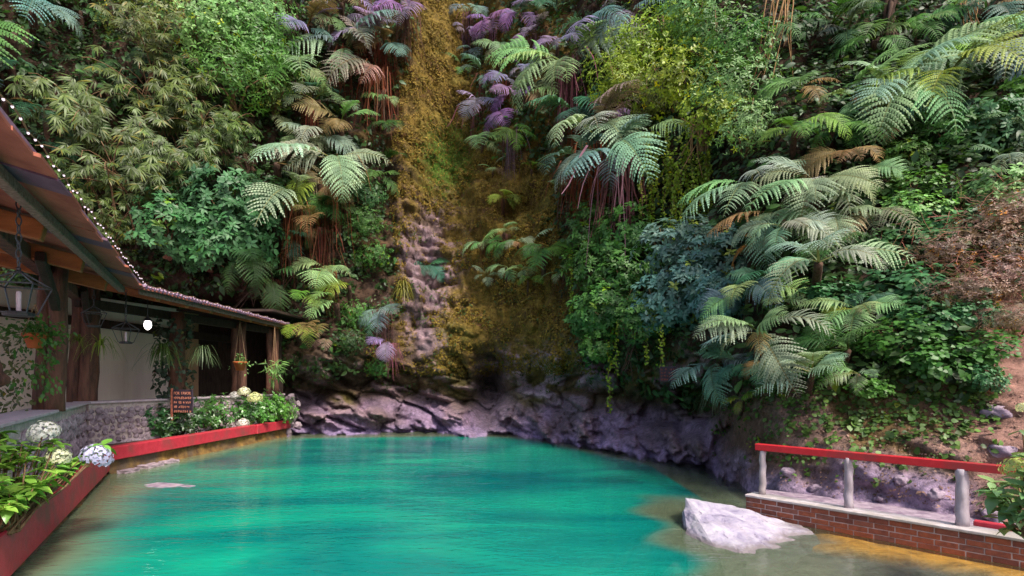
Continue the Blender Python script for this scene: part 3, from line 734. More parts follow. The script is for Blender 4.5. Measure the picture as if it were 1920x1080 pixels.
#__VEG__
# ------------------------------------------------------------------ vegetation: templates
THINGS = []        # (object, base label, px) for labels that need an ordinal
def rnd(a, b): return random.uniform(a, b)
def frond_mesh(seed, th0, bend, npair, maxw, peak, fwd, droop, npin, pw, tone=1.0):
    r = np.random.default_rng(seed); v = []; f = []; col = []
    S = 24; pts = []; tan = []; p = np.array([0., 0., 0.]); wob = r.uniform(-.25, .25)
    for i in range(S+1):
        t = i/S; th = th0-bend*(t**1.25); yaw = wob*t*t
        d = np.array([math.sin(yaw)*math.cos(th), math.cos(yaw)*math.cos(th), math.sin(th)]); pts.append(p.copy()); tan.append(d); p = p+d/S
    pts = np.array(pts); tan = np.array(tan)
    def P(t): x = t*S; i = min(int(x), S-1); return pts[i]+(pts[i+1]-pts[i])*(x-i), tan[i]
    def tri(a, b, c, k):
        n = len(v); v.extend([a, b, c]); f.append((n, n+1, n+2)); col.extend([k]*3)
    for i in range(S):                                      # rachis
        w = .012*(1-i/S)+.002; x = np.array([w, 0, 0]); a, b = pts[i], pts[i+1]; k = (.55, .42, .25)
        tri(a-x, a+x, b+x, k); tri(a-x, b+x, b-x, k)
    t0 = .16
    for i in range(npair):
        t = t0+(1-t0)*(i+.3)/npair; p0, tg = P(t)
        q = (t-t0)/(1-t0); L = maxw*((q/peak)**.55 if q < peak else max(0.03, (1-(q-peak)/(1-peak)))**.8)*r.uniform(.92, 1.05)
        for sd in (-1, 1):
            if r.random() < .035: continue
            side = np.array([sd, 0., 0.]); side -= tg*side.dot(tg); side /= np.linalg.norm(side)
            up = np.cross(side, tg)*sd*1.0
            if up[2] < 0: up = -up
            a = fwd+r.uniform(-.13, .13); L_ = L; L = L_*r.uniform(.84, 1.08); d = side*math.cos(a)+tg*math.sin(a); e = -side*math.sin(a)+tg*math.cos(a)
            dr = droop*r.uniform(.7, 1.35); g = tone*r.uniform(.82, 1.14)
            def R(x): return p0+d*L*x+tg*L*.14*x*x+np.array([0,0,-1.])*L*dr*x*x+up*L*.10*math.sin(x*2.6)
            n = max(4, int(npin*L/maxw+.5)); h = 1/n
            for j in range(n):
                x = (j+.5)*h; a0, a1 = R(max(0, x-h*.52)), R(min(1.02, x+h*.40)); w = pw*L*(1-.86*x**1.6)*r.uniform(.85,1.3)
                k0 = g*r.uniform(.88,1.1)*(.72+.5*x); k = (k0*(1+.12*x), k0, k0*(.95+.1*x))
                for sg in (-1, 1):
                    dn = np.array([0,0,-1.])*w*.35; t0_ = R(min(1.04, x+h*.02))+e*w*sg+dn; t1_ = R(min(1.05, x+h*.50))+e*w*sg*.96+dn
                    n_ = len(v); v.extend([a0, a1, t1_, t0_]); f.append((n_, n_+1, n_+2)); f.append((n_, n_+2, n_+3)); col.extend([k]*4)
            L = L_
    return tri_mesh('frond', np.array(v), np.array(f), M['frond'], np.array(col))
FR = []; _r = random.Random(99)
for k in range(12):
    FR.append(frond_mesh(100+k, _r.uniform(.35, 1.15), _r.uniform(1.0, 2.2), _r.randint(17, 24), _r.uniform(.26, .40), _r.uniform(.26, .42), _r.uniform(.36, .62), _r.uniform(.10, .45), _r.randint(12, 16), _r.uniform(.078, .098)))
FH = [frond_mesh(120+k, _r.uniform(.25, .6), _r.uniform(1.5, 2.0), _r.randint(15, 18), _r.uniform(.28, .34), _r.uniform(.28, .36), _r.uniform(.55, .7), _r.uniform(.08, .18), 13, .095) for k in range(4)]   # hanging, leaf-like with chevrons

def skirt_mesh(seed, n=34):
    r = np.random.default_rng(seed); v = []; f = []; c = []
    for i in range(n):
        x, y = r.normal(0, .16), r.normal(0, .10); L = r.uniform(.5, 1.25); w = r.uniform(.003, .013); a = r.uniform(0, 3.14); k = r.uniform(.6, 1.3); b = len(v)
        ph = r.uniform(0, 6)
        for j in range(6):
            t = j/5; cx = x*(1+.8*t)+.03*math.sin(ph+t*5); cy = y*(1+.5*t)+.02*math.cos(ph+t*4)
            ww = w*(1.1-t*.8); v += [(cx-ww*math.cos(a), cy-ww*math.sin(a), -L*t), (cx+ww*math.cos(a), cy+ww*math.sin(a), -L*t)]; c += [(k,k*.95,k*.9)]*2
        for j in range(5):
            q = b+j*2; f += [(q,q+1,q+3), (q,q+3,q+2)]
    return tri_mesh('dead_frond_skirt', np.array(v), np.array(f), M['dead'], np.array(c))
SK = [skirt_mesh(21), skirt_mesh(22, 44), skirt_mesh(23, 26)]
SKCOL = {'red': (.17,.05,.022), 'purple': (.17,.075,.11), 'brown': (.10,.045,.02)}

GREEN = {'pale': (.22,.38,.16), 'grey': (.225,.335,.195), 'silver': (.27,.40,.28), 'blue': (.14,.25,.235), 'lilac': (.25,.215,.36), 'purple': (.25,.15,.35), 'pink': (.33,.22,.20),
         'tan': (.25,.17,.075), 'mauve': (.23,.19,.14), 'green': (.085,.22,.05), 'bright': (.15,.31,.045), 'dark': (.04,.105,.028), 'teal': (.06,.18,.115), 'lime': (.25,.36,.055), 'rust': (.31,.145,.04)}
CWORD = {'pale': 'pale green', 'grey': 'grey green', 'silver': 'silvery green', 'blue': 'blue green', 'lilac': 'lilac tinged', 'purple': 'purple', 'pink': 'pinkish', 'tan': 'tan brown',
         'mauve': 'mauve brown', 'green': 'green', 'bright': 'bright green', 'dark': 'dark green', 'teal': 'deep teal green', 'lime': 'yellow green', 'rust': 'rusty yellow'}
def jit(c, a=.12): return tuple(max(.01, x*(1+rnd(-a, a))) for x in c)+(1,)

def fern(px, py, size, col, label, n=7, spread=115, face=0, off=.9, hang=False, skirt=None, el=0, trunk=True, tilt=None, col2=None, group=None, ordn=False):
    """crown at a photo pixel, its distance from the cliff behind it; size = reach of one frond in photo pixels"""
    h, nr = hit(px, py); ray = (h-CAMP).normalized(); c = h-ray*off
    R = 1.52*size/F*c.y; tilt = (12 if hang else 38) if tilt is None else tilt
    out = Vector((-ray.x, -ray.y, 0)).normalized()*.55 + Vector((nr.x, nr.y, 0))*.6; az0 = math.atan2(out.y, out.x)-math.pi/2 + math.radians(face)
    e = empty('tree_fern' if R > 1.1 else 'fern', c, label, 'fern', group)
    if ordn: THINGS.append((e, px))
    if trunk:
        b = h+Vector((0,.25,-rnd(.5,.9)*max(R,.6)))-c; k = 6
        mb = MB(); mb.tube([b*(1-i/k)**1.3*1.0+Vector((0,0,-.03)) for i in range(k+1)], [R*(.06-.015*i/k) for i in range(k+1)], 7)
        mb.build('trunk', M['bark'], e, True)
    for i in range(n):
        a = az0 + math.radians(-spread+2*spread*(i+.5)/n + rnd(-16, 16))
        m = random.choice(FH if hang else FR)
        o = obj('frond', m, e); s = R*rnd(.62, 1.14)
        ax = Vector((0,0,1)).cross(out.normalized())
        q = Matrix.Rotation(math.radians(tilt+rnd(-16,14)), 3, ax) @ Matrix.Rotation(a, 3, 'Z') @ Matrix.Rotation(math.radians(rnd(-10,10)), 3, 'Y') @ Matrix.Rotation(math.radians(el+rnd(-14, 12)), 3, 'X')
        o.rotation_euler = q.to_euler(); o.scale = (s*rnd(.9,1.1), s, s)
        o.color = jit(GREEN[col2 if (col2 and random.random() < .4) else col], .18) if random.random() > .03 else jit(GREEN['tan'])
    if skirt:
        for q in range(2 if R > 1 else 1):
            o = obj('dead_frond_skirt', random.choice(SK), e, (rnd(-.15,.15), .12, -.05)); s = R*rnd(.9, 1.3); o.scale = (s*rnd(.5,.9), s*.5, s*rnd(.6,.9)); o.rotation_euler.z = rnd(0,3); o.color = jit(SKCOL[skirt], .3)
    return e

# leaf templates (length 1 along +Y, face up +Z)
def leaf_t(w, tip=1.0, fold=.06, curl=.18, peak=.42, rows=3):
    ts = np.linspace(0, 1, rows+2); V = [(0,0,0)]; Fc = []
    for t in ts[1:-1]:
        ww = w*math.sin(math.pi*min(1, t/(2*peak)) if t < peak else math.pi*(.5+.5*((t-peak)/(1-peak))**tip))
        z = -curl*t*t; V += [(-ww, t-.03, z+fold), (0, t, z), (ww, t-.03, z+fold)]
    V.append((0, 1, -curl)); n = len(V)
    Fc += [(0,2,1), (0,3,2)]
    for i in range(rows-1):
        a = 1+3*i; b = a+3
        Fc += [(a,a+1,b+1), (a,b+1,b), (a+1,a+2,b+2), (a+1,b+2,b+1)]
    a = 1+3*(rows-1); Fc += [(a,a+1,n-1), (a+1,a+2,n-1)]
    return np.array(V, float), np.array(Fc)
LT = {'broad': leaf_t(.24, 1, .05, .22), 'narrow': leaf_t(.075, 1, .01, .25, .35, 2), 'small': leaf_t(.27, 1, .04, .1, .42, 2), 'round': leaf_t(.44, 1, .03, .15, .36, 3), 'lance': leaf_t(.15, 1, .03, .2, .4, 2)}
def leaves(kind, pos, ydir, zdir, size, col):
    """bulk of leaves as one vertex and triangle array"""
    V, Fc = LT[kind]; pos, y, z = (np.asarray(a, float) for a in (pos, ydir, zdir)); n = len(pos)
    y = y/np.linalg.norm(y, axis=1, keepdims=True); x = np.cross(y, z); x /= np.linalg.norm(x, axis=1, keepdims=True)+1e-9; z = np.cross(x, y)
    s = np.asarray(size).reshape(n, 1, 1)
    W = pos[:, None]+s*(V[None, :, 0:1]*x[:, None]+V[None, :, 1:2]*y[:, None]+V[None, :, 2:3]*z[:, None])
    Fa = (Fc[None]+(np.arange(n)*len(V))[:, None, None]).reshape(-1, 3)
    C = np.repeat(np.asarray(col, float), len(V), axis=0)
    return W.reshape(-1, 3), Fa, C
def join(parts):
    v, f, c = [], [], []; k = 0
    for a, b, d in parts: v.append(a); f.append(b+k); c.append(d); k += len(a)
    return np.concatenate(v), np.concatenate(f), np.concatenate(c)
def tints(r, n, var=.28, yellow=.03, base=(1,1,1)):
    k = r.uniform(1-var, 1+var, (n, 1)); c = np.array(base)*k*np.array([1,1,1])+r.normal(0, .04, (n, 3)); 
    yl = r.random(n) < yellow; c[yl] = np.array([2.6, 1.7, .35])*r.uniform(.7, 1.2, (yl.sum(), 1)); return np.clip(c, .05, 4)
def rosettes(kind, seed, m, k, size, squash=.8, up=.55, el=.25, mat='leaf', yellow=.02, stems=9, droopy=0.0, inner=.35):
    r = np.random.default_rng(seed)
    o = r.normal(size=(m, 3)); o[:, 1] = np.where(o[:, 1] > .4, -o[:, 1], o[:, 1]); o /= np.linalg.norm(o, axis=1, keepdims=True)
    lob = np.array([1+.32*noise.noise(Vector(q)*1.7+Vector((seed, 0, 3))) for q in o])[:, None]
    c = o*lob*(r.random((m, 1))**inner)*np.array([1, .85, squash])
    ax = o+np.array([0, -.25, up])+r.normal(0, .25, (m, 3)); ax /= np.linalg.norm(ax, axis=1, keepdims=True)
    ref = r.normal(size=(m, 3)); t1 = np.cross(ax, ref); t1 /= np.linalg.norm(t1, axis=1, keepdims=True); t2 = np.cross(ax, t1)
    P, Y, Zd, Sz = [], [], [], []
    for j in range(k):
        a = 2*math.pi*j/k+r.uniform(-.3, .3, (m, 1)); e = el+r.normal(0, .2, (m, 1))
        d = (t1*np.cos(a)+t2*np.sin(a))*np.cos(e)+ax*np.sin(e); d[:, 2] -= droopy
        P.append(c+d*.01+ax*r.uniform(-.05, .03, (m, 1))); Y.append(d); Zd.append(ax+r.normal(0, .2, (m, 3))); Sz.append(size*r.uniform(.6, 1.2, m))
    P, Y, Zd, Sz = map(np.concatenate, (P, Y, Zd, Sz)); tc = np.tile(tints(r, m, .3, yellow), (k, 1))*r.uniform(.85, 1.15, (len(P), 1))
    lm = tri_mesh('foliage', *leaves(kind, P, Y, Zd, Sz, tc)[:2], M[mat], leaves(kind, P, Y, Zd, Sz, tc)[2])
    sb = MB()
    for i in range(stems):
        q = c[i]*.9; sb.tube([(rnd(-.1,.1), .3, -.75), (q[0]*.4, q[1]*.4+.1, q[2]*.3-.25), tuple(q)], [.03, .02, .008], 5)
    return lm, mesh('stem', sb.v, sb.f, M['twig'], True)
def bamboo(seed, culms=9, fans=16):
    r = np.random.default_rng(seed); P, Y, Zd, Sz, T = [], [], [], [], []; sb = MB()
    for i in range(culms):
        b = np.array([r.uniform(-.35,.35), .35, -.9]); tip = np.array([r.uniform(-1,1), r.uniform(-.75,.15), r.uniform(.1,1.0)]); end = tip+np.array([r.uniform(-.25,.25), -.28, -r.uniform(.25,.6)])
        pts = [(1-t)**3*b+3*t*(1-t)**2*(b+np.array([0,-.1,.9]))+3*t*t*(1-t)*tip+t**3*end for t in np.linspace(0, 1, 9)]
        sb.tube([tuple(q) for q in pts], [.014-.0012*k for k in range(9)], 5)
        for j in range(fans):
            t = r.uniform(.3, 1); q = pts[min(8, int(t*8))]+r.normal(0, .10, 3); tone = r.uniform(.6, 1.35); dirn = np.array([r.normal(0,.6), -.45, -.55+r.normal(0,.25)])
            dirn /= np.linalg.norm(dirn); sd = np.cross(dirn, [0,-1,.3]); sd /= np.linalg.norm(sd); n = r.integers(6, 10)
            for l in range(n):
                a = (l-(n-1)/2)/(n-1)*2.1; d = dirn*math.cos(a)+sd*math.sin(a)*.9+r.normal(0, .07, 3)
                P.append(q-dirn*.05*abs(a)+dirn*.05); Y.append(d); Zd.append(np.array([0,-.8,.6])+r.normal(0,.25,3)); Sz.append(r.uniform(.13,.22)); T.append(np.array([1,1,1])*tone*r.uniform(.85,1.15) if r.random() > .06 else np.array([2.4,1.5,.6])*.8)
    a, f, c = leaves('narrow', P, Y, Zd, Sz, np.array(T))
    return tri_mesh('foliage', a, f, M['leaf'], c), mesh('culm', sb.v, sb.f, M['twig'], True)
SH = {'broad': [rosettes('broad', 31, 190, 6, .155, droopy=.12), rosettes('broad', 32, 200, 6, .145, droopy=.1), rosettes('broad', 33, 170, 7, .165, droopy=.15)],
      'fine': [rosettes('small', 41, 330, 5, .085, up=.3, inner=.45, yellow=.03), rosettes('small', 42, 360, 5, .08, up=.3, inner=.45, yellow=.04), rosettes('lance', 43, 300, 5, .11, up=.2, inner=.45, yellow=.03)],
      'creeper': [rosettes('round', 51, 210, 3, .15, .6, 1.0, .2, inner=.25, yellow=.01), rosettes('round', 52, 230, 3, .13, .6, 1.0, .2, inner=.25, yellow=.01)],
      'bamboo': [bamboo(61), bamboo(62, 10, 15), bamboo(63, 8, 18)],
      'bed': [rosettes('broad', 71, 120, 6, .17, .8, .7, .3, 'glossy_leaf', .005), rosettes('broad', 72, 130, 6, .16, .8, .7, .3, 'glossy_leaf', .005)]}
SHN = {'broad': ('broadleaf_shrub', 'shrub'), 'fine': ('small_leaved_shrub', 'shrub'), 'creeper': ('leafy_creeper', 'creeper'), 'bamboo': ('bamboo', 'bamboo'), 'bed': ('bed_shrub', 'shrub')}
def shrub(kind, px, py, rad, col, label, off=.3, group=None, pos=None, rot=None, squash=1, ordn=True):
    if pos is None:
        h, nr = hit(px, py); ray = (h-CAMP).normalized(); c = h-ray*off
    else: c = Vector(pos); ray = (c-CAMP).normalized()
    R = rad/F*c.y; nm, cat = SHN[kind]
    e = empty(nm, c-Vector((0,0,R*.6)), label, cat, group)
    if ordn: THINGS.append((e, px))
    fm, sm_ = random.choice(SH[kind]); yaw = math.atan2(-ray.x, ray.y) + rnd(-.5, .5)
    for nm_, m in (('foliage', fm), ('culm' if kind == 'bamboo' else 'stem', sm_)):
        o = obj(nm_, m, e, (0, 0, R*.6)); o.rotation_euler = (rnd(-.15,.15), rnd(-.25,.25), yaw); o.scale = (R*rnd(.9,1.15)*(1 if random.random() < .5 else -1), R*.9, R*squash)
        o.color = jit(col, .1) if nm_ == 'foliage' else (1,1,1,1)
    return e
G = {'leaf': (.06,.165,.03), 'mid': (.095,.22,.04), 'yel': (.22,.32,.025), 'blue': (.11,.215,.185), 'cool': (.058,.165,.06), 'olive': (.13,.175,.03), 'dark': (.03,.075,.017), 'pale': (.17,.32,.10), 'bam': (.085,.125,.026)}

# ------------------------------------------------------------------ ferns, one by one (photo pixel of the crown, reach of a frond in pixels)
F_ = fern
# left of the gully
F_(628, 300, 108, 'silver', 'large silvery tree fern with spreading fronds left of the mossy gully', 7, 95, 0, 1.4, skirt='red', el=-4)
F_(520, 305, 92, 'mauve', 'mauve brown fern frond arching left above the dark broadleaf shrub', 3, 40, 75, 1.2)
F_(552, 372, 112, 'grey', 'big grey green hanging fern frond below the silvery tree fern', 2, 16, 0, 1.6, True, skirt='red')
F_(600, 425, 70, 'tan', 'narrow tan hanging fern frond beside the big grey green frond', 2, 22, 8, 1.0, True, skirt='red')
F_(600, 345, 66, 'lime', 'olive green hanging fern tucked under the silvery tree fern', 2, 25, -20, .9, True)
F_(612, 505, 62, 'pale', 'pale green fern with triangular fronds above the roof end', 4, 70, 0, 1.0, skirt='red')
F_(655, 535, 50, 'lime', 'small yellow green fern right of the pale fern above the roof end', 2, 40, -50, .9)
F_(572, 560, 74, 'bright', 'bright green hanging fern frond at the far roof corner', 2, 18, 0, 1.2, True)
F_(560, 615, 62, 'lime', 'yellow green hanging fern frond just below the bright green one', 2, 22, 12, 1.0, True)
F_(594, 625, 76, 'tan', 'tan brown hanging frond with a pointed tip right of the roof corner', 2, 14, 0, 1.1, True)
F_(612, 640, 52, 'pink', 'withered pink hanging frond beside the tan brown frond', 2, 18, -10, .9, True)
F_(632, 568, 70, 'pale', 'pale hanging fern with ribbed frond right of the bright green frond', 2, 18, -6, 1.1, True, col2='lime')
F_(715, 580, 62, 'blue', 'blue green drooping fern at the left edge of the bare rock', 4, 55, -15, .9, skirt='purple')
F_(728, 640, 44, 'lilac', 'lilac drooping fern over hanging roots left of the bare rock', 3, 45, -15, .8, skirt='purple')
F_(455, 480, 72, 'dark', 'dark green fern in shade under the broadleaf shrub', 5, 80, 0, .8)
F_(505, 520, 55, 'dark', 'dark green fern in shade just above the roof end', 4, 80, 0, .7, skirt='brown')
F_(565, 140, 82, 'green', 'green fern leaning left beside the small leaved bush, upper left', 4, 60, 20, 1.1, col2='pale')
F_(585, 190, 62, 'grey', 'grey green fern hanging under the green fern, upper left', 3, 50, 10, .9, True, skirt='red')
F_(650, 90, 88, 'silver', 'silvery fern in the lilac cluster, upper left of the gully', 6, 100, 10, 1.3, skirt='red', col2='blue')
F_(705, 130, 92, 'pink', 'pinkish fern with dry fronds drooping to the right above red roots', 4, 40, -55, 1.4, skirt='red', col2='mauve')
F_(720, 85, 78, 'blue', 'blue green fern drooping right towards the mossy gully', 5, 60, -35, 1.1, col2='lilac', skirt='red')
F_(575, 55, 62, 'lilac', 'lilac fern above the small leaved bush, upper left', 5, 90, 10, .9, col2='blue')
F_(622, 45, 58, 'pale', 'pale green fern high among lilac ferns, upper left', 5, 90, 0, .9)
F_(690, 45, 58, 'lilac', 'lilac drooping fern high above the pinkish fern', 5, 80, 0, .9, skirt='red', col2='purple')
F_(762, 22, 62, 'purple', 'purple drooping fern at the top edge left of the gully', 5, 70, -20, 1.0, col2='lilac', skirt='brown')
F_(640, 5, 60, 'lilac', 'lilac fern cut by the top edge of the view, left half', 5, 90, 0, .9)
F_(640, 228, 66, 'pale', 'pale green fern with yellowing tips above the silvery tree fern', 5, 90, 0, .9, col2='tan')
F_(600, 265, 66, 'silver', 'silvery fern frond half hidden behind the large silvery tree fern', 4, 80, 20, .8)
F_(645, 195, 42, 'grey', 'small grey green fern in front of the red roots', 4, 80, 0, .8)
F_(20, 60, 128, 'green', 'large green tree fern reaching in from the top left corner', 5, 55, -48, 2.6, col2='pale')
F_(60, 15, 92, 'blue', 'blue green fern at the top left corner behind the large frond', 4, 70, 0, 1.4)
F_(8, 190, 70, 'blue', 'blue green fern tip just above the roof at the left edge', 3, 50, -30, 1.6)
F_(120, 345, 70, 'dark', 'dark fern half hidden beneath the bamboo, left', 5, 90, 0, .9)
# small ferns on the moss
for px, py, s, c, sk in ((880, 20, 44, 'blue', 'purple'), (925, 45, 48, 'purple', 'purple'), (975, 28, 46, 'purple', None), (1000, 62, 42, 'lilac', 'purple'), (885, 95, 44, 'blue', None), (940, 90, 46, 'grey', 'red'), (905, 140, 48, 'blue', 'purple'),
                         (950, 150, 42, 'lilac', 'red'), (900, 195, 48, 'lilac', 'purple'), (935, 215, 44, 'purple', 'purple'), (985, 130, 42, 'lilac', None), (965, 175, 46, 'purple', 'red'), (1025, 105, 40, 'grey', None), (870, 60, 38, 'lilac', 'purple'), (1005, 20, 44, 'teal', None), (1045, 80, 46, 'lilac', None)):
    F_(px, py, s, c, CWORD[c]+' small fern on the mossy cliff right of the gully top', 5, 85, 0, .6, skirt=sk, group='small ferns right of the gully top', ordn=True)
F_(960, 245, 66, 'bright', 'bright green fern fan hanging over the bare moss, centre', 5, 80, 15, .9, skirt='purple', col2='green')
F_(905, 262, 48, 'pale', 'small pale fern beside the bright green fan, centre', 3, 60, 40, .7)
F_(1020, 470, 58, 'green', 'green fern on the mossy buttress left of the vines', 6, 95, 0, .6, col2='bright')
F_(945, 435, 36, 'pale', 'small pale fern alone on the golden moss', 5, 90, 0, .5, skirt='purple')
F_(990, 525, 30, 'bright', 'tiny bright fern on the golden moss below the green fern', 4, 80, 0, .4)
F_(800, 500, 40, 'teal', 'small teal fern on the pale rock in the gully', 6, 110, 0, .4)
F_(870, 130, 34, 'green', 'small green fern inside the top of the gully', 4, 80, 0, .5)
# right of the gully
F_(1062, 120, 108, 'grey', 'grey green tree fern with layered fronds right of the small purple ferns', 8, 105, 15, 1.5, skirt='purple', col2='pale')
F_(985, 178, 72, 'pale', 'pale green fern frond pointing left below the small purple ferns', 4, 50, 60, 1.1)
F_(1085, 215, 72, 'teal', 'deep teal fern under the grey green tree fern', 5, 80, 20, 1.0, skirt='red')
F_(1110, 42, 92, 'lilac', 'lilac fern with long fronds near the top centre right', 5, 80, 30, 1.2, col2='blue')
F_(1180, 30, 64, 'blue', 'blue fern at the top edge beside the yellow green bush', 4, 80, -10, 1.0)
F_(1120, 262, 112, 'mauve', 'mauve tree fern spreading left over red hanging roots', 5, 60, 48, 1.6, skirt='red', col2='silver')
F_(1092, 300, 104, 'blue', 'blue green drooping fern left of the vine curtain', 4, 55, 20, 1.5, True, skirt='red', col2='silver')
F_(1160, 290, 118, 'silver', 'large silvery drooping tree fern beside the vine curtain', 5, 60, 0, 1.8, skirt='purple', col2='blue')
F_(1205, 250, 74, 'grey', 'grey fern behind the large silvery drooping tree fern', 5, 90, -20, 1.0)
F_(1150, 215, 40, 'purple', 'small bright purple fern above the mauve tree fern', 4, 80, 0, 1.0)
F_(1532, 345, 122, 'silver', 'huge silvery tree fern in the middle of the right slope', 7, 90, -5, 1.5, col2='grey', el=-6)
F_(1410, 345, 116, 'pale', 'pale tree fern spreading left of the huge silvery one', 6, 95, 10, 1.3, col2='silver')
F_(1455, 400, 84, 'silver', 'silvery fern overhanging the purple leaved patch, right slope', 5, 80, 20, 1.1)
F_(1470, 425, 84, 'silver', 'silvery star shaped fern under the huge silvery tree fern', 6, 100, 0, 1.3)
F_(1560, 405, 84, 'grey', 'grey green fern between the huge silvery fern and the creepers', 5, 90, -20, 1.2)
F_(1620, 395, 84, 'mauve', 'mauve grey fern at the right of the huge silvery tree fern', 5, 85, -25, 1.1, col2='grey')
F_(1535, 492, 112, 'silver', 'wide silvery fern with ladder like fronds, middle right slope', 6, 115, 0, 1.5, el=6)
F_(1405, 545, 84, 'pale', 'pale layered fern above the big drooping fern, right slope', 7, 100, 15, 1.2, col2='blue')
F_(1440, 520, 60, 'teal', 'teal fern in shade behind the pale layered fern', 5, 90, 0, .7)
F_(1425, 625, 108, 'pale', 'big pale drooping fern low on the right slope', 7, 95, 15, 1.5, col2='grey')
F_(1610, 580, 86, 'pale', 'pale green feathery fern in the middle of the creepers', 6, 95, -10, 1.2, col2='lime')
F_(1345, 680, 76, 'blue', 'blue green fern hanging low beside the small dark sign', 4, 60, 35, 1.0, col2='silver')
F_(1395, 685, 64, 'teal', 'teal shaded fern below the big drooping fern', 5, 80, 0, .8)
F_(1523, 700, 82, 'silver', 'silvery star shaped fern lowest on the right slope', 6, 115, 0, .9, el=8)
F_(1590, 655, 84, 'green', 'green fern in shade right of the lowest star shaped fern', 5, 85, -15, .8, col2='dark')
F_(1610, 700, 52, 'grey', 'grey fern behind the lowest star shaped fern', 4, 80, -20, .6)
F_(1395, 750, 36, 'lime', 'small yellow green fern on bare soil above the railing end', 4, 90, 0, .4)
F_(1425, 455, 50, 'rust', 'rusty yellow fern in the dark gap of the right slope', 5, 90, 0, .6)
F_(1680, 165, 116, 'pale', 'pale feathery tree fern at the left of the upper right canopy', 7, 100, 10, 1.8, el=6, col2='silver')
F_(1770, 155, 122, 'lime', 'light green tree fern in the middle of the upper right canopy', 7, 100, 0, 2.0, el=8, col2='pale')
F_(1858, 110, 132, 'silver', 'broad silvery tree fern at the right of the upper right canopy', 7, 95, 10, 2.1, el=4, col2='blue')
F_(1765, 95, 84, 'bright', 'bright green fern standing behind the upper right canopy', 5, 80, 10, 1.3)
F_(1910, 60, 84, 'pale', 'pale fern at the right edge above the upper right canopy', 5, 90, 20, 1.3)
F_(1600, 185, 84, 'pale', 'pale low fern left of the upper right canopy', 5, 90, 20, 1.3)
F_(1660, 225, 84, 'teal', 'teal fern in shade under the upper right canopy', 6, 100, 0, 1.1, col2='green')
F_(1500, 165, 74, 'green', 'green fern beside the hanging tan roots, upper right', 5, 95, -10, .9, col2='tan')
F_(1490, 245, 80, 'bright', 'bright green fern below the hanging tan roots', 6, 95, 0, 1.0, col2='pale')
F_(1560, 245, 74, 'green', 'green fern right of the bright fern below the tan roots', 5, 95, -10, .9)
F_(1585, 290, 76, 'tan', 'tan brown fern just above the huge silvery tree fern', 5, 85, -10, .9)
F_(1620, 325, 58, 'pale', 'pale fern between the tan fern and the leafy creepers', 5, 90, -10, .8)
F_(1640, 75, 76, 'dark', 'dark green fern in the shade at the top right', 6, 100, 0, .8, col2='green')
F_(1560, 45, 74, 'dark', 'dark green fern at the top edge right of the tan roots', 6, 100, 0, .8, col2='green')
F_(1715, 55, 80, 'green', 'green fern with horizontal fronds behind the canopy, top right', 6, 100, 0, .9)
F_(1850, 20, 80, 'teal', 'teal fern at the top edge near the right corner', 6, 100, 0, .9)
F_(1880, 300, 74, 'grey', 'grey fern at the right edge below the canopy', 5, 90, 20, .8)
F_(1440, 60, 64, 'green', 'green fern at the top between the yellow bush and tan roots', 5, 95, 0, .8)

# lesser ferns filling the slope
rf = random.Random(15)
def fill(n, box, sizes, cols_, where, grp, off=.6):
    for i in range(n):
        px, py = rf.uniform(box[0], box[2]), rf.uniform(box[1], box[3]); c = rf.choice(cols_)
        F_(px, py, rf.uniform(*sizes), c, CWORD[c]+' fern '+where, rf.randint(3, 6), 90, rf.uniform(-30,30), off, rf.random() < .35, rf.choice((None, None, 'brown')), group=grp, ordn=True)
fill(14, (510, 180, 735, 560), (34, 56), ['green', 'grey', 'teal', 'dark', 'tan', 'pale'], 'among roots between bamboo and the mossy gully', 'lesser ferns left of the gully')
fill(14, (1420, 10, 1900, 270), (38, 62), ['green', 'dark', 'teal', 'grey', 'pale'], 'in undergrowth of the upper right slope', 'lesser ferns upper right')
fill(12, (880, 250, 1060, 560), (20, 38), ['green', 'pale', 'lime', 'grey'], 'growing on bare golden moss, centre', 'lesser ferns on the moss', .3)
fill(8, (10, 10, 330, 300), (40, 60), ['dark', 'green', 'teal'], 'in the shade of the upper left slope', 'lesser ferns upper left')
fill(8, (1400, 440, 1640, 720), (34, 54), ['grey', 'green', 'teal', 'pale'], 'between larger ferns of the right slope', 'lesser ferns on the right slope')

# ------------------------------------------------------------------ shrubs and bamboo
for px, py, r in ((190, 235, 112), (300, 190, 105), (245, 330, 108), (350, 290, 90), (150, 340, 75), (400, 235, 70), (310, 110, 85), (200, 430, 66)):
    shrub('bamboo', px, py, r, G['bam'], 'olive bamboo clump with drooping leaf fans above the roof', 1.8, 'bamboo above the roof')
for px, py, r, c in ((360, 55, 85, 'pale'), (440, 50, 95, 'pale'), (500, 100, 85, 'mid'), (440, 140, 85, 'mid'), (520, 170, 65, 'olive'), (290, 45, 75, 'olive'), (495, 30, 70, 'pale')):
    shrub('fine', px, py, r, G[c], 'small leaved bush with pale shining leaves at the upper left', 1.5, 'small leaved bushes upper left')
for px, py, r in ((335, 425, 82), (420, 380, 92), (455, 435, 85), (385, 455, 70), (485, 375, 60)):
    shrub('broad', px, py, r, G['cool'], 'broadleaf shrub with layered oval leaves above the far roof', 1.6, 'broadleaf shrubs above the far roof')
for px, py, r, c in ((1190, 110, 90, 'yel'), (1260, 60, 92, 'yel'), (1335, 80, 85, 'mid'), (1270, 150, 92, 'yel'), (1370, 170, 85, 'pale'), (1220, 190, 70, 'olive'), (1330, 215, 80, 'yel'), (1160, 150, 70, 'yel'), (1400, 240, 70, 'pale'), (1300, 20, 80, 'pale'), (1395, 95, 75, 'mid')):
    shrub('fine', px, py, r, G[c], 'yellow green small leaved bush at the upper right of the gully', 1.6, 'yellow green bushes right of the gully')
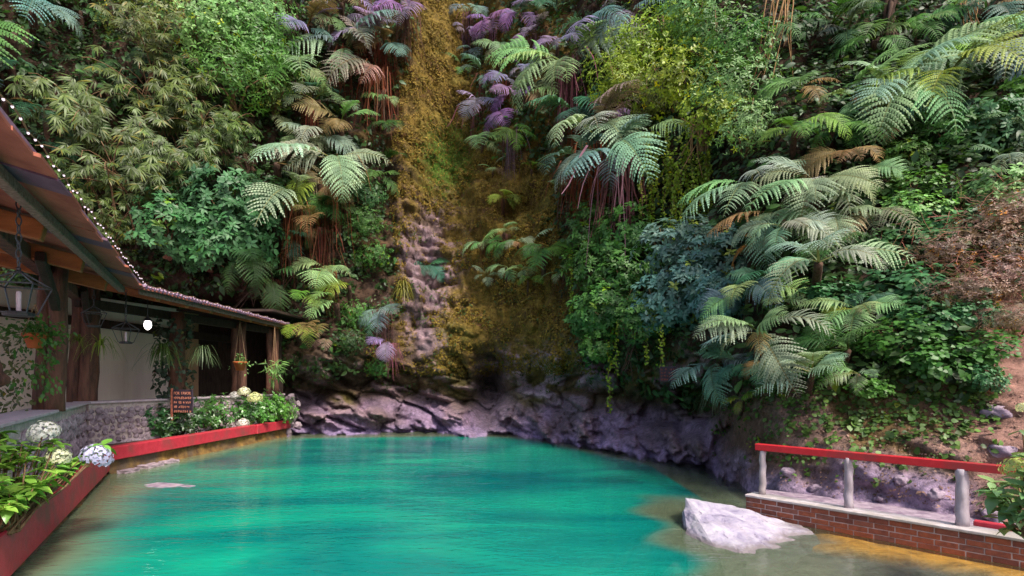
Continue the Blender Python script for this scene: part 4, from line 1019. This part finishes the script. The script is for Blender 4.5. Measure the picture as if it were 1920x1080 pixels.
for px, py, r in ((1270, 470, 82), (1340, 480, 78), (1300, 545, 88), (1240, 570, 70), (1350, 560, 66)):
    shrub('broad', px, py, r, G['blue'], 'blue green broadleaf shrub beside the vine curtain, right of centre', 1.3, 'blue green shrubs right of centre')
for px, py, r in ((1110, 425, 62), (1170, 440, 66), (1120, 500, 62), (1180, 520, 68), (1150, 580, 66), (1110, 590, 52), (1200, 600, 56), (1120, 650, 40)):
    shrub('broad', px, py, r, G['leaf'], 'dark leafy shrub hanging at the right edge of the moss', 1.0, 'leafy shrubs at the right edge of the moss')
for px, py, r, c in ((1720, 400, 66, 'pale'), (1780, 430, 70, 'cool'), (1700, 460, 66, 'cool'), (1620, 470, 60, 'cool'), (1680, 540, 76, 'cool'), (1740, 600, 78, 'cool'), (1680, 640, 78, 'leaf'), (1760, 680, 80, 'leaf'), (1830, 660, 66, 'leaf'), (1650, 350, 48, 'mid'), (1720, 350, 56, 'mid'), (1560, 640, 60, 'leaf'), (1630, 725, 40, 'mid'), (1820, 590, 55, 'cool'), (1850, 710, 44, 'cool'), (1560, 560, 60, 'cool')):
    shrub('creeper', px, py, r, G[c], 'mat of round creeper leaves on the right slope', .25, 'round leaved creepers on the right slope', squash=.9)
for px, py, r, c in ((680, 420, 44, 'leaf'), (700, 480, 36, 'leaf'), (665, 590, 40, 'leaf'), (690, 370, 40, 'cool'), (660, 640, 34, 'dark'), (710, 690, 26, 'leaf')):
    shrub('fine', px, py, r, G[c], 'small dark bush at the left edge of the mossy gully', .5, 'small bushes left of the gully')
for px, py, r, c in ((1850, 245, 80, 'cool'), (1790, 260, 66, 'leaf'), (1900, 200, 70, 'mid'), (1870, 360, 66, 'pale'), (1690, 300, 50, 'mid')):
    shrub('broad', px, py, r, G[c], 'leafy shrub under the upper right fern canopy', .6, 'shrubs under the upper right canopy')

# dry brush on the right edge
def brush(px, py, rad, seed, label):
    h, nr = hit(px, py); c = h-(h-CAMP).normalized()*.15; R = rad/F*c.y; r = np.random.default_rng(seed); v = []; f = []; cc = []
    for i in range(520):
        p = r.normal(0, 1, 3)*np.array([.6,.3,.34]); d = r.normal(0, 1, 3)+np.array([.9,-.3,-.25]); d /= np.linalg.norm(d); L = r.uniform(.2,.6); w = r.uniform(.0025,.006); s = np.cross(d, [0,-1,.2]); s /= np.linalg.norm(s)
        m = p+d*L*.5+r.normal(0,.04,3); e2 = p+d*L; n = len(v); k = r.uniform(.5,1.4); tone = np.array([1,.62,.55]) if r.random() < .6 else np.array([.62,.72,.4])
        v += [p-s*w, p+s*w, m-s*w, m+s*w, e2]; cc += [tone*k]*5; f += [(n,n+1,n+3), (n,n+3,n+2), (n+2,n+3,n+4)]
    e = empty('dry_brush', c, label, 'brush', 'dry brush on the right edge'); THINGS.append((e, px))
    o = obj('twigs', tri_mesh('twigs', np.array(v), np.array(f), M['dead'], np.array(cc)), e); o.scale = (R,R,R); o.color = (.26,.15,.13,1); o['kind'] = 'stuff'
for i, (px, py, r) in enumerate(((1780, 480, 92), (1850, 455, 92), (1880, 540, 100), (1820, 540, 74), (1900, 400, 80), (1900, 620, 70))):
    brush(px, py, r, 80+i, 'tangle of dry reddish brush at the right edge of the slope')

for px, py, r in ((1770, 470, 70), (1840, 440, 78), (1880, 520, 84), (1815, 545, 66), (1890, 400, 70), (1900, 600, 66), (1900, 470, 70)):
    shrub('fine', px, py, r, (.24,.155,.125), 'reddish olive small leaved bush at the right edge of the slope', .8, 'reddish bushes at the right edge', squash=.7)
# hanging vines with small round leaves: each one a strand
def vine(px, py0, py1, sway, label, col, leaf=.065, off=.7, dense=1.0):
    h, nr = hit(px, py0); c = h-(h-CAMP).normalized()*off; L = (py1-py0)/F*c.y; n = max(8, int(L/.06*dense)); r = np.random.default_rng(int(px*7+py0))
    pts = [np.array([sway*math.sin(t*2.2)*L*.12+.03*math.sin(t*17+px), -.03*math.sin(t*9), -L*t]) for t in np.linspace(0, 1, n)]
    e = empty('hanging_vine', c, label, 'vine', 'hanging vine strands'); THINGS.append((e, px))
    mb = MB(); mb.tube([tuple(p) for p in pts], .006, 4); mb.build('stem', M['twig'], e)
    P = np.repeat(np.array(pts), 3, 0)+r.normal(0, .035, (3*n, 3)); Y = r.normal(0, .7, (3*n, 3))+np.array([0,-.2,-.6]); Zd = np.array([0,-1,.5])+r.normal(0,.4,(3*n,3))
    o = obj('leaves', tri_mesh('leaves', *leaves('round', P, Y, Zd, leaf*r.uniform(.6,1.3,3*n), tints(r, 3*n, .3, .05))[:2], M['leaf'], leaves('round', P, Y, Zd, leaf*r.uniform(.6,1.3,3*n), tints(r, 3*n, .3, .05))[2]), e); o.color = (*col, 1)
for i in range(26):
    px = 1215+i*4.6+rnd(-3, 3); a = 250+rnd(-20, 60); vine(px, a, a+rnd(110, 190), rnd(-1, 1), 'yellow green vine strand in the curtain right of the silvery drooping fern', G['yel'], .085, 1.0)
for px, a, b, sw in ((1140, 640, 770, .2), (1108, 560, 640, -.3), (1205, 600, 680, .8), (1240, 610, 690, 0), (1310, 540, 640, .1), (1160, 600, 700, -.4), (1070, 470, 600, .1), (1255, 520, 620, .3)):
    vine(px, a, b, sw, 'single yellow green vine strand hanging below the leafy shrubs', G['yel'], .075, 1.1)

# aerial roots
def roots(px, py0, py1, n, wpx, label, mat='root', off=1.2, rad=.022):
    h, nr = hit(px, (py0+py1)/2); c0 = h-(h-CAMP).normalized()*off; Y = c0.y; top = at(px, py0, Y); L = (py1-py0)/F*Y; W = wpx/F*Y; r = np.random.default_rng(int(px)); e = empty('aerial_roots', top, label, 'roots')
    for i in range(n):
        x0, x1 = r.uniform(-.5,.5)*W, r.uniform(-1,.6)*W; l = L*r.uniform(.6,1.05); k = 8; ph = r.uniform(0,6)
        mb = MB(); mb.tube([(x0+(x1-x0)*t*t+.06*math.sin(ph+t*6), .1*math.cos(ph+t*4), -l*t) for t in np.linspace(0,1,k)], [rad*r.uniform(.5,1.3)*(1.1-.7*t) for t in np.linspace(0,1,k)], 5)
        mb.build('root', M[mat], e, True)
roots(1460, -30, 165, 11, 55, 'bundle of long tan aerial roots hanging near the top right')
roots(1820, -30, 100, 8, 40, 'forked pale aerial roots hanging at the top right corner')
roots(1300, 220, 330, 7, 34, 'thin orange stems rising behind the vine curtain')
roots(1185, 600, 720, 7, 26, 'reddish brown roots hanging beneath the dark leafy shrubs', 'bark', .5, .03)
roots(1060, 330, 470, 14, 30, 'dark red hanging root mass at the right edge of the moss', 'bark', .4, .03)
roots(1670, -20, 110, 5, 30, 'dark tree stems in the shade behind the upper right canopy', 'bark', .8, .09)
roots(330, -20, 130, 4, 60, 'thin brown stems in the shade at the upper left', 'twig', .9, .03)
roots(480, 480, 600, 8, 60, 'dry brown stems in the shade above the far roof', 'bark', .5, .03)
roots(690, 170, 290, 22, 70, 'curtain of dark red roots under the pinkish fern', 'bark', .5, .03)
roots(560, 480, 600, 16, 60, 'curtain of dark red roots above the roof end', 'bark', .4, .03)

# ------------------------------------------------------------------ ground cover over the whole slope (uncountable)
def poly_in(px, py, P):
    ins = np.zeros(px.shape, bool); j = len(P)-1
    for i in range(len(P)):
        xi, yi = P[i]; xj, yj = P[j]
        ins ^= ((yi > py) != (yj > py)) & (px < (xj-xi)*(py-yi)/(yj-yi+1e-9)+xi); j = i
    return ins
BARE = [(770,-80), (850,-80), (880,40), (885,270), (1000,310), (1045,340), (1050,450), (1060,560), (1095,690), (1200,730), (1330,760), (1340,900), (530,860), (540,690), (640,700), (700,640), (745,600), (735,420), (725,330), (745,200), (770,90)]
def surface_points(n, seed, pred):
    r = np.random.default_rng(seed); a = YY[:-1,:-1]**2*np.abs(np.diff(UU, axis=0)[:, :-1]*np.diff(ZZ, axis=1)[:-1, :]/YY[:-1,:-1])
    keep = pred(PX[:-1,:-1], PY[:-1,:-1], ZZ[:-1,:-1])*a/YY[:-1,:-1]; keep = keep.ravel()/keep.sum()
    id_ = r.choice(len(keep), n, p=keep); i, j = id_//(nz-1), id_ % (nz-1)
    V3 = cl_v.reshape(nu, nz, 3); fu, fz = r.random((n,1)), r.random((n,1))
    p = V3[i,j]*(1-fu)*(1-fz)+V3[i+1,j]*fu*(1-fz)+V3[i,j+1]*(1-fu)*fz+V3[i+1,j+1]*fu*fz
    nn = np.cross(V3[i+1,j]-V3[i,j], V3[i,j+1]-V3[i,j]); nn /= np.linalg.norm(nn, axis=1, keepdims=True)+1e-9
    nn[nn[:,1] > 0] *= -1
    return p, nn, r
def cover(name, label, n, k, kind, size, col, pred, seed, out=.12, mat='leaf', yellow=.02, down=.0):
    p, nn, r = surface_points(n, seed, pred); ax = nn+np.array([0,-.1,.55]); ax /= np.linalg.norm(ax, axis=1, keepdims=True); P, Y, Zd = [], [], []
    big = r.uniform(.55, 1.45, n)
    for j in range(k):
        d = r.normal(0, 1, (n,3)); d -= ax*(d*ax).sum(1, keepdims=True)*.8; d[:,2] -= down; P.append(p+nn*r.uniform(.02, out, (n,1))+r.normal(0, size*.5, (n,3))); Y.append(d); Zd.append(ax+r.normal(0,.35,(n,3)))
    P, Y, Zd = map(np.concatenate, (P, Y, Zd)); t = np.tile(tints(r, n, .45, yellow), (k,1))*np.array(col)*r.uniform(.8,1.2,(n*k,1))
    a, f, c = leaves(kind, P, Y, Zd, size*np.tile(big, k)*r.uniform(.8,1.2,n*k), t)
    o = obj(name, tri_mesh(name, a, f, M[mat], c)); tag(o, label, 'ground cover', kind='stuff'); return o
veg = lambda px, py, z: (~poly_in(px, py, BARE)) & (px > -400) & (px < 2700) & (py > -120) & (z > .5) & ~((px > 1330) & (py > 735)) & ~((px > 1840) & (px < 2000) & (py > 560))
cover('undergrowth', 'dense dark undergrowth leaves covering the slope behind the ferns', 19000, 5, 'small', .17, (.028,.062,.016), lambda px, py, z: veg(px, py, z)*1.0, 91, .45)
cover('broad_undergrowth', 'larger leaves scattered through the slope undergrowth', 4600, 4, 'broad', .26, (.042,.10,.026), lambda px, py, z: (veg(px, py, z) & ~((px > 1560) & (py > 330)))*1.0, 92, .55)
cover('creeping_plants', 'creeping plants thinning out on the bare earth bank above the railing', 800, 4, 'round', .075, (.085,.16,.035), lambda px, py, z: ((px > 1335) & (px < 1870) & (py > 700) & (py < 905))*np.clip((905-py)/190, .1, 1)*(nzv[:-1,:-1] > -.25), 93, .07)
cover('moss_tufts', 'golden brown moss tufts over the bare cliff', 20000, 4, 'small', .075, (.185,.125,.022), lambda px, py, z: (poly_in(px, py, BARE) & (z > 2.4) & (px > 690))*(1-STONE[:-1,:-1])*np.clip(.5+.8*nzr[:-1,:-1]+.5*nzv[:-1,:-1], .05, 1), 94, .05, 'dead', 0, .3)
cover('green_moss', 'vivid green moss tufts in the gully', 2600, 4, 'narrow', .10, (.08,.17,.02), lambda px, py, z: gauss(px, 838, 34)*gauss(py, 300, 45), 95, .06, 'dead', 0, .7)
cover('foot_plants', 'small plants on the dark rock above the pool', 900, 4, 'small', .08, (.07,.12,.03), lambda px, py, z: (poly_in(px, py, BARE) & (z > 1.6) & (z < 9))*np.clip(nzr[:-1,:-1]+.2, 0, 1), 96, .08)
cover('leaf_litter', 'reddish leaf litter and pebbles on the earth bank', 1600, 2, 'small', .04, (.20,.12,.10), lambda px, py, z: ((px > 1330) & (px < 2080) & (py > 740) & (z > .3))*1.0, 97, .02, 'dead', 0)
# loose rocks at the foot of the bank and in the earth
for i, (px, py, r, lab) in enumerate(((1878, 845, 22, 'pinkish rock lying on the bare bank above the handrail'), (1868, 772, 24, 'flat pink stone high on the bare bank at the right'), (1690, 900, 17, 'pale stone on the bank between the second and third post'), (1755, 925, 19, 'pale stone beside the third railing post'),
                                      (1650, 935, 15, 'grey stone behind the second railing post'), (1530, 915, 14, 'grey stone between the first two railing posts'), (1860, 965, 24, 'purple stone at the right behind the railing'), (1480, 885, 17, 'lilac stone near the first railing post'))):
    h, nr = hit(px, py); R = r/F*h.y; boulder('stone', h-nr*R*.1, (R, R*.7, R*.55), i+20, M['lilac_stone'], lab, 'stone', 'loose stones on the bank', rnd(0,3), 3, .5)

# ------------------------------------------------------------------ hydrangeas
def head_mesh(seed, n=110):
    r = np.random.default_rng(seed); P, Y, Zd, C = [], [], [], []
    for i in range(n):
        z = 1-1.55*(i+.5)/n; a = i*2.39996; q = math.sqrt(max(0, 1-z*z)); o = np.array([q*math.cos(a), q*math.sin(a), z*.85])+r.normal(0,.05,3); o *= r.uniform(.9,1.05); t1 = np.cross(o, r.normal(size=3)); t1 /= np.linalg.norm(t1); t2 = np.cross(o, t1); t2 /= np.linalg.norm(t2); k = r.uniform(.82,1.1)
        for j in range(4):
            b = j*math.pi/2; d = t1*math.cos(b)+t2*math.sin(b)+o*.15; P.append(o); Y.append(d); Zd.append(o+r.normal(0,.12,3)); C.append([k,k,k])
    a, f, c = leaves('round', P, Y, Zd, np.full(len(P), .17), np.array(C)); return tri_mesh('flower_head', a, f, M['petal'], c)
HM = [head_mesh(1), head_mesh(2)]
V_, F2 = LT['broad']; BL_ = [leaf_t(.30, 1, .07, c, .45, 5) for c in (.1, .28, .45)]
LEAFM = [tri_mesh('leaf', a, b, M['glossy_leaf'], np.ones((len(a),3)), True) for a, b in BL_]
def hydrangea(label, base, rosets, flowers, lsize, seed, col):
    """base point, leaf rosettes as points, flower heads as (point, radius, colour); every leaf its own object"""
    e = empty('hydrangea', base, label, 'hydrangea', 'flowering hydrangeas'); r = random.Random(seed); B = Vector(base)
    for (p, k) in rosets:
        p = Vector(p); mb = MB(); m_ = (p-B)*.5+Vector((r.uniform(-.08,.08), r.uniform(-.08,.08), -.05)); mb.tube([Vector((r.uniform(-.1,.1), r.uniform(-.1,.1), 0)), m_, p-B], [.016,.012,.007], 5); mb.build('stem', M['twig'], e, True)
        for j in range(k):
            a = j*2.4+r.uniform(-.4,.4); o = obj('leaf', r.choice(LEAFM), e, p-B-Vector((0,0,.03*(j//3)))); s = lsize*r.uniform(.65,1.2)
            o.rotation_euler = (r.uniform(-.5,.55), r.uniform(-.25,.25), a); o.scale = (s,s,s); q = r.uniform(.75,1.3); o.color = (col[0]*q*r.uniform(.9,1.3), col[1]*q, col[2]*q, 1)
    for (p, rad, c) in flowers:
        p = Vector(p); o = obj('flower_head', r.choice(HM), e, p-B); o.scale = (rad,)*3; o['kind'] = 'stuff'; o.rotation_euler = (r.uniform(-.2,.4), r.uniform(-.2,.2), r.uniform(0,3)); o.color = (*c, 1)
        mb = MB(); mb.tube([Vector((0,0,0)), (p-B)*.55+Vector((0,0,-.05)), p-B], [.014,.011,.008], 5); mb.build('flower_stalk', M['twig'], e, True)
rr = random.Random(4); RS = []
for px, py, Y in ((20,830,6.2), (60,850,6.4), (15,880,6.0), (95,880,6.6), (45,905,6.2), (130,885,7.0), (10,925,5.8), (80,920,6.4), (150,900,7.2), (55,945,6.0), (30,965,5.7), (75,965,6.1), (110,840,6.8), (5,850,5.6), (70,990,5.9), (120,925,6.7), (160,880,7.4), (95,945,6.3), (35,860,6.3), (0,900,5.4), (8,950,5.5), (35,935,5.9), (-15,960,5.3), (20,970,5.4), (25,990,5.4), (185,868,7.4)):
    for q_ in range(3):
        x_, y_ = px-8+rr.uniform(-16,12)*q_, py-6+rr.uniform(-14,12)*q_; RS.append((at(x_, min(y_, 955-.62*max(x_, -20)), Y+rr.uniform(-.25,.3)), 6))
hydrangea('big hydrangea with white, cream and violet flower heads, bottom left', at(5, 1000, 5.6), RS,
          [(at(82,812,6.5), .165, (.88,.82,.85)), (at(110,857,6.6), .135, (.84,.82,.62)), (at(180,858,7.0), .185, (.58,.55,.88))], .18, 4, (.17,.38,.06))
RS = []
for px, py, Y in ((1905,900,5.6), (1880,915,5.7), (1865,940,5.8), (1895,945,5.5), (1915,930,5.2), (1905,965,5.3), (1930,890,5.2), (1885,965,5.6), (1940,950,5.0), (1960,910,5.0), (1950,860,5.0), (1990,930,4.9), (1870,920,5.6), (1890,930,5.5), (1860,905,5.8), (1912,950,5.3), (1895,985,5.5), (1925,915,5.1)):
    RS.append((at(px, py, Y), 7))
RS += [(at(1918,808,5.2), 3), (at(1925,850,5.2), 3)]
hydrangea('hydrangea with yellow green flower head at the right edge', at(1945, 1010, 5.2), RS, [(at(1912,882,5.4), .15, (.52,.56,.20)), (at(1921,766,5.3), .07, (.75,.74,.45)), (at(1975,870,5.0), .14, (.52,.56,.22))], .20, 9, (.16,.30,.12))
# shrubs in the far planter
for px, Y, off, rad, c, lab in ((300, 15.4, .55, 44, 'cool', 'dark leafy shrub at the near end of the planter by the stones'), (345, 15.6, .5, 48, 'dark', 'dark leafy shrub under the sign in the planter'), (400, 17.2, .45, 46, 'leaf', 'leafy shrub in the planter right of the sign'), (455, 18.6, .4, 44, 'leaf', 'leafy shrub with white flower heads in the far planter'), (500, 19.6, .35, 44, 'mid', 'bright leafy shrub at the far end of the planter'), (525, 20.2, .3, 34, 'mid', 'last small leafy shrub beside the stone pier')):
    X = (px-HX)/F*Y; R = rad/F*Y; o = shrub('bed', px, 0, rad, G[c], lab, pos=(X, Y, .5+R*.72), ordn=False)
    fl_ = {455: [(440,742,.17,(.72,.68,.72)), (458,735,.2,(.84,.82,.62)), (478,747,.24,(.66,.66,.34)), (456,794,.2,(.76,.72,.74))]}.get(px, [])
    for fx, fy, fr, fc in fl_:
        q = obj('flower_head', HM[0], o, at(fx, fy, Y-.55)-o.location); q.scale = (fr,)*3; q['kind'] = 'stuff'; q.color = (*fc, 1)

# ------------------------------------------------------------------ hanging baskets and post plants
def basket(p, r, fol, label, top, pot=True, trail=.6, kind='small', col=G['leaf'], n=150, ls=.09):
    e = empty('hanging_basket', p, label, 'basket', 'hanging baskets'); rg = np.random.default_rng(int(abs(p[0])*100))
    if pot:
        mb = MB(); mb.lathe((0,0,-r*.7), [(r*.6,0), (r*.95,r*1.2), (r*1.08,r*1.22), (r*1.08,r*1.5), (r*.9,r*1.5)], 14); mb.build('pot', M['terracotta'], e, True)
    mb = MB()
    for a in (0, 2.1, 4.2): mb.tube([(r*math.cos(a), r*math.sin(a), r*.7), (0, 0, top)], .008, 4)
    mb.build('rope', M['rope'], e)
    d = rg.normal(size=(n,3)); d /= np.linalg.norm(d, axis=1, keepdims=True); P = d*fol*rg.uniform(.3,1,(n,1))*np.array([1,1,.55])+np.array([0,0,r*.8]); tr = rg.random(n) < .4; P[tr, 2] -= rg.random(tr.sum())*trail; P[tr, :2] *= .7
    if pot: P = P[~((np.abs(P[:,0]) < r) & (P[:,2] < r*.7) & (P[:,1] < .02))]
    n = len(P); Y = P-np.array([0,0,r*.2])+rg.normal(0,.2,(n,3)); Y[:,2] -= .2; k = 3
    P = np.tile(P, (k,1))+rg.normal(0,.04,(n*k,3)); Y = np.tile(Y, (k,1))+rg.normal(0,.25,(n*k,3)); Zd = np.array([0,-.5,1])+rg.normal(0,.4,(n*k,3))
    a, f, c = leaves(kind, P, Y, Zd, ls*rg.uniform(.6,1.3,n*k), tints(rg, n*k, .35, .02)); o = obj('foliage', tri_mesh('foliage', a, f, M['leaf'], c), e); o.color = (*col, 1)
basket(at(66, 640, 9.2), .17, .46, 'terracotta hanging pot with trailing greenery before the first post', .65, trail=1.0, n=330)
basket(at(450, 687, 17.6), .2, .42, 'small terracotta hanging pot on the fourth post', 1.5, trail=.3, n=60, col=G['pale'])
basket(at(515, 690, 19.2), .1, .36, 'hanging air plant on the last post by the cliff', 1.5, False, .5, 'narrow', G['pale'], 40, .3)
def tuft(p, R, label, col, seed, n=70, name='spider_plant'):
    e = empty(name, p, label, 'plant'); rg = np.random.default_rng(seed); v = []; f = []; c = []
    for i in range(n):
        a = rg.uniform(0, 6.28); L = R*rg.uniform(.3,1.15); h = L*rg.uniform(.1,.95); b = len(v); s = np.array([-math.sin(a), math.cos(a), 0]); k = rg.uniform(.6,1.4)
        for j in range(7):
            t = j/6; q = np.array([math.cos(a)*L*t, math.sin(a)*L*t, 4*h*t*(1-t)*.8-L*.7*t*t]); w = .016*R/.4*(1-t*.9); v += [q-s*w, q+s*w]; c += [[k,k,k*.9]]*2
        for j in range(6): q = b+2*j; f += [(q,q+1,q+3), (q,q+3,q+2)]
    o = obj('leaf_blades', tri_mesh('leaf_blades', np.array(v), np.array(f), M['leaf'], np.array(c)), e); o.color = (*col, 1)
    return e
tuft(at(188, 648, 12.6), .5, 'yellow green spider plant on the right of the second post', (.24,.30,.05), 1, 34)
tuft(at(146, 640, 12.6), .42, 'spider plant on the left of the second post', (.15,.19,.04), 2, 30)
tuft(at(305, 660, 15.0), .7, 'feathery hanging plant left of the ivy covered post', (.08,.13,.035), 3, 70, 'hanging_plant')
tuft(at(380, 665, 15.4), .55, 'feathery hanging plant right of the ivy covered post', (.08,.12,.06), 4, 55, 'hanging_plant')
tuft(at(1340, 745, 12.3), .55, 'grassy tuft hanging on the rock left of the railing end', (.10,.13,.07), 5, 90, 'grass_tuft')
tuft(at(755, 545, 21.0), .7, 'yellowish grass tuft on the left edge of the bare rock', (.22,.20,.04), 6, 50, 'grass_tuft')
# ivy on the third post
rg = np.random.default_rng(77); n = 420; z = rg.uniform(1.5, 4.0, n); a = rg.uniform(0, 6.28, n); rad = .3+.22*np.sin(z*2.1)**2
e = empty('post_ivy', (-10.08,15.98,1.6), 'dark ivy climbing the third post above the sign', 'ivy')
P = np.stack([rad*np.cos(a), rad*np.sin(a)-.1, z-1.6], 1); Y = rg.normal(0,.6,(n,3))+np.array([0,-.2,-.5]); Zd = np.stack([np.cos(a), np.sin(a), a*0+.4], 1)+rg.normal(0,.3,(n,3))
av, af, ac = leaves('round', P, Y, Zd, .14*rg.uniform(.6,1.3,n), tints(rg, n, .4, .02)); o = obj('leaves', tri_mesh('leaves', av, af, M['leaf'], ac), e); o.color = (.055,.085,.06,1)
# moss and creeper on the first post
n = 260; z = rg.uniform(1.6, 3.0, n); e = empty('post_creeper', (-8.95,9.75,1.6), 'mossy creeper covering the lower left of the first post', 'creeper')
P = np.stack([rg.normal(-.1,.2,n), rg.normal(-.1,.08,n), z-1.6], 1); av, af, ac = leaves('small', P, rg.normal(0,.5,(n,3))+np.array([0,-.3,-.6]), rg.normal(0,.4,(n,3))+np.array([0,-1,.4]), .09*rg.uniform(.6,1.3,n), tints(rg, n, .4, .02))
o = obj('leaves', tri_mesh('leaves', av, af, M['leaf'], ac), e); o.color = (.09,.11,.035,1)

# ------------------------------------------------------------------ signs
def text(body, size, mat, parent, loc, ext=.004):
    cu = bpy.data.curves.new('lettering', 'FONT'); cu.body = body; cu.size = size; cu.extrude = ext; cu.align_x = 'CENTER'; cu.space_line = .85
    t = bpy.data.objects.new('lettering', cu); COL.objects.link(t); bpy.context.view_layer.update()
    m = bpy.data.meshes.new_from_object(t.evaluated_get(bpy.context.evaluated_depsgraph_get())); bpy.data.objects.remove(t); m.materials.clear(); m.materials.append(mat)
    o = obj('lettering', m, parent, loc); o.rotation_euler = (math.pi/2, 0, 0); o['kind'] = 'stuff'; return o
def strokes(w, rows, rh, mat, parent, z0, seed, y):
    r = random.Random(seed); mb = MB()                              # worn, unreadable painted letters
    for i in range(rows):
        x = -w*.44
        while x < w*.42:
            g = r.uniform(.035,.06); z = z0-i*rh
            for k in range(r.choice((2,3))):
                a = Vector((x+r.uniform(0,g), y, z+r.uniform(0,.2)*rh)); b = Vector((x+r.uniform(0,g), y, z+r.uniform(.4,.62)*rh)); mb.bar(a, b, .014, .006, (0,1,0))
            mb.bar((x, y, z+r.uniform(0,.5)*rh), (x+g, y, z+r.uniform(.1,.5)*rh), .012, .006, (0,1,0)); x += g+.022 if r.random() > .22 else g+.07
    o = mb.build('lettering', mat, parent); o['kind'] = 'stuff'; return o
p = at(343, 752, 14.9); e = empty('wooden_sign', p-Vector((0,0,.35)), 'dark wooden sign with worn orange lettering standing in the shrubs', 'sign', rot=(0,0,-.35))
mb = MB(); mb.box((0,0,.35), (.38,0,0), (0,.02,0), (0,0,.32)); mb.build('board', M['sign_board'], e, bevel=.01)
mb = MB(); mb.box((-.43,0,.2), (.022,0,0), (0,.02,0), (0,0,.5)); mb.build('stake', M['plank_red'], e)
text('POR  FAVOR', .115, M['sign_paint'], e, (0,-.022,.53)); strokes(.72, 4, .125, M['sign_paint'], e, .40, 3, -.024)
p = at(1253, 701, 13.6); e = empty('small_sign', p-Vector((0,0,.2)), 'small dark red sign hanging under the vines above the rock', 'sign', rot=(0,0,-.25))
mb = MB(); mb.box((0,0,.2), (.21,0,0), (0,.015,0), (0,0,.19)); mb.build('board', M['sign_board'], e, bevel=.008); strokes(.42, 4, .085, M['sign_red'], e, .29, 8, -.018)

# ------------------------------------------------------------------ ordinals, so that every repeated label names one thing
from collections import defaultdict
by = defaultdict(list)
for o, px in THINGS: by[o['label']].append((px, o))
ORD = ['leftmost', 'second', 'third', 'fourth', 'fifth', 'sixth', 'seventh', 'eighth', 'ninth', 'tenth', 'eleventh', 'twelfth', 'thirteenth', 'fourteenth', 'fifteenth', 'sixteenth', 'seventeenth', 'eighteenth', 'nineteenth', 'twentieth']
ORD += ['twenty-'+w for w in ('first','second','third','fourth','fifth','sixth','seventh','eighth','ninth')]
for lab, L in by.items():
    if len(L) < 2: continue
    L.sort(key=lambda q: q[0])
    for i, (px, o) in enumerate(L): o['label'] = lab + (', leftmost' if i == 0 else ', rightmost' if i == len(L)-1 else ', '+ORD[i]+' from left')
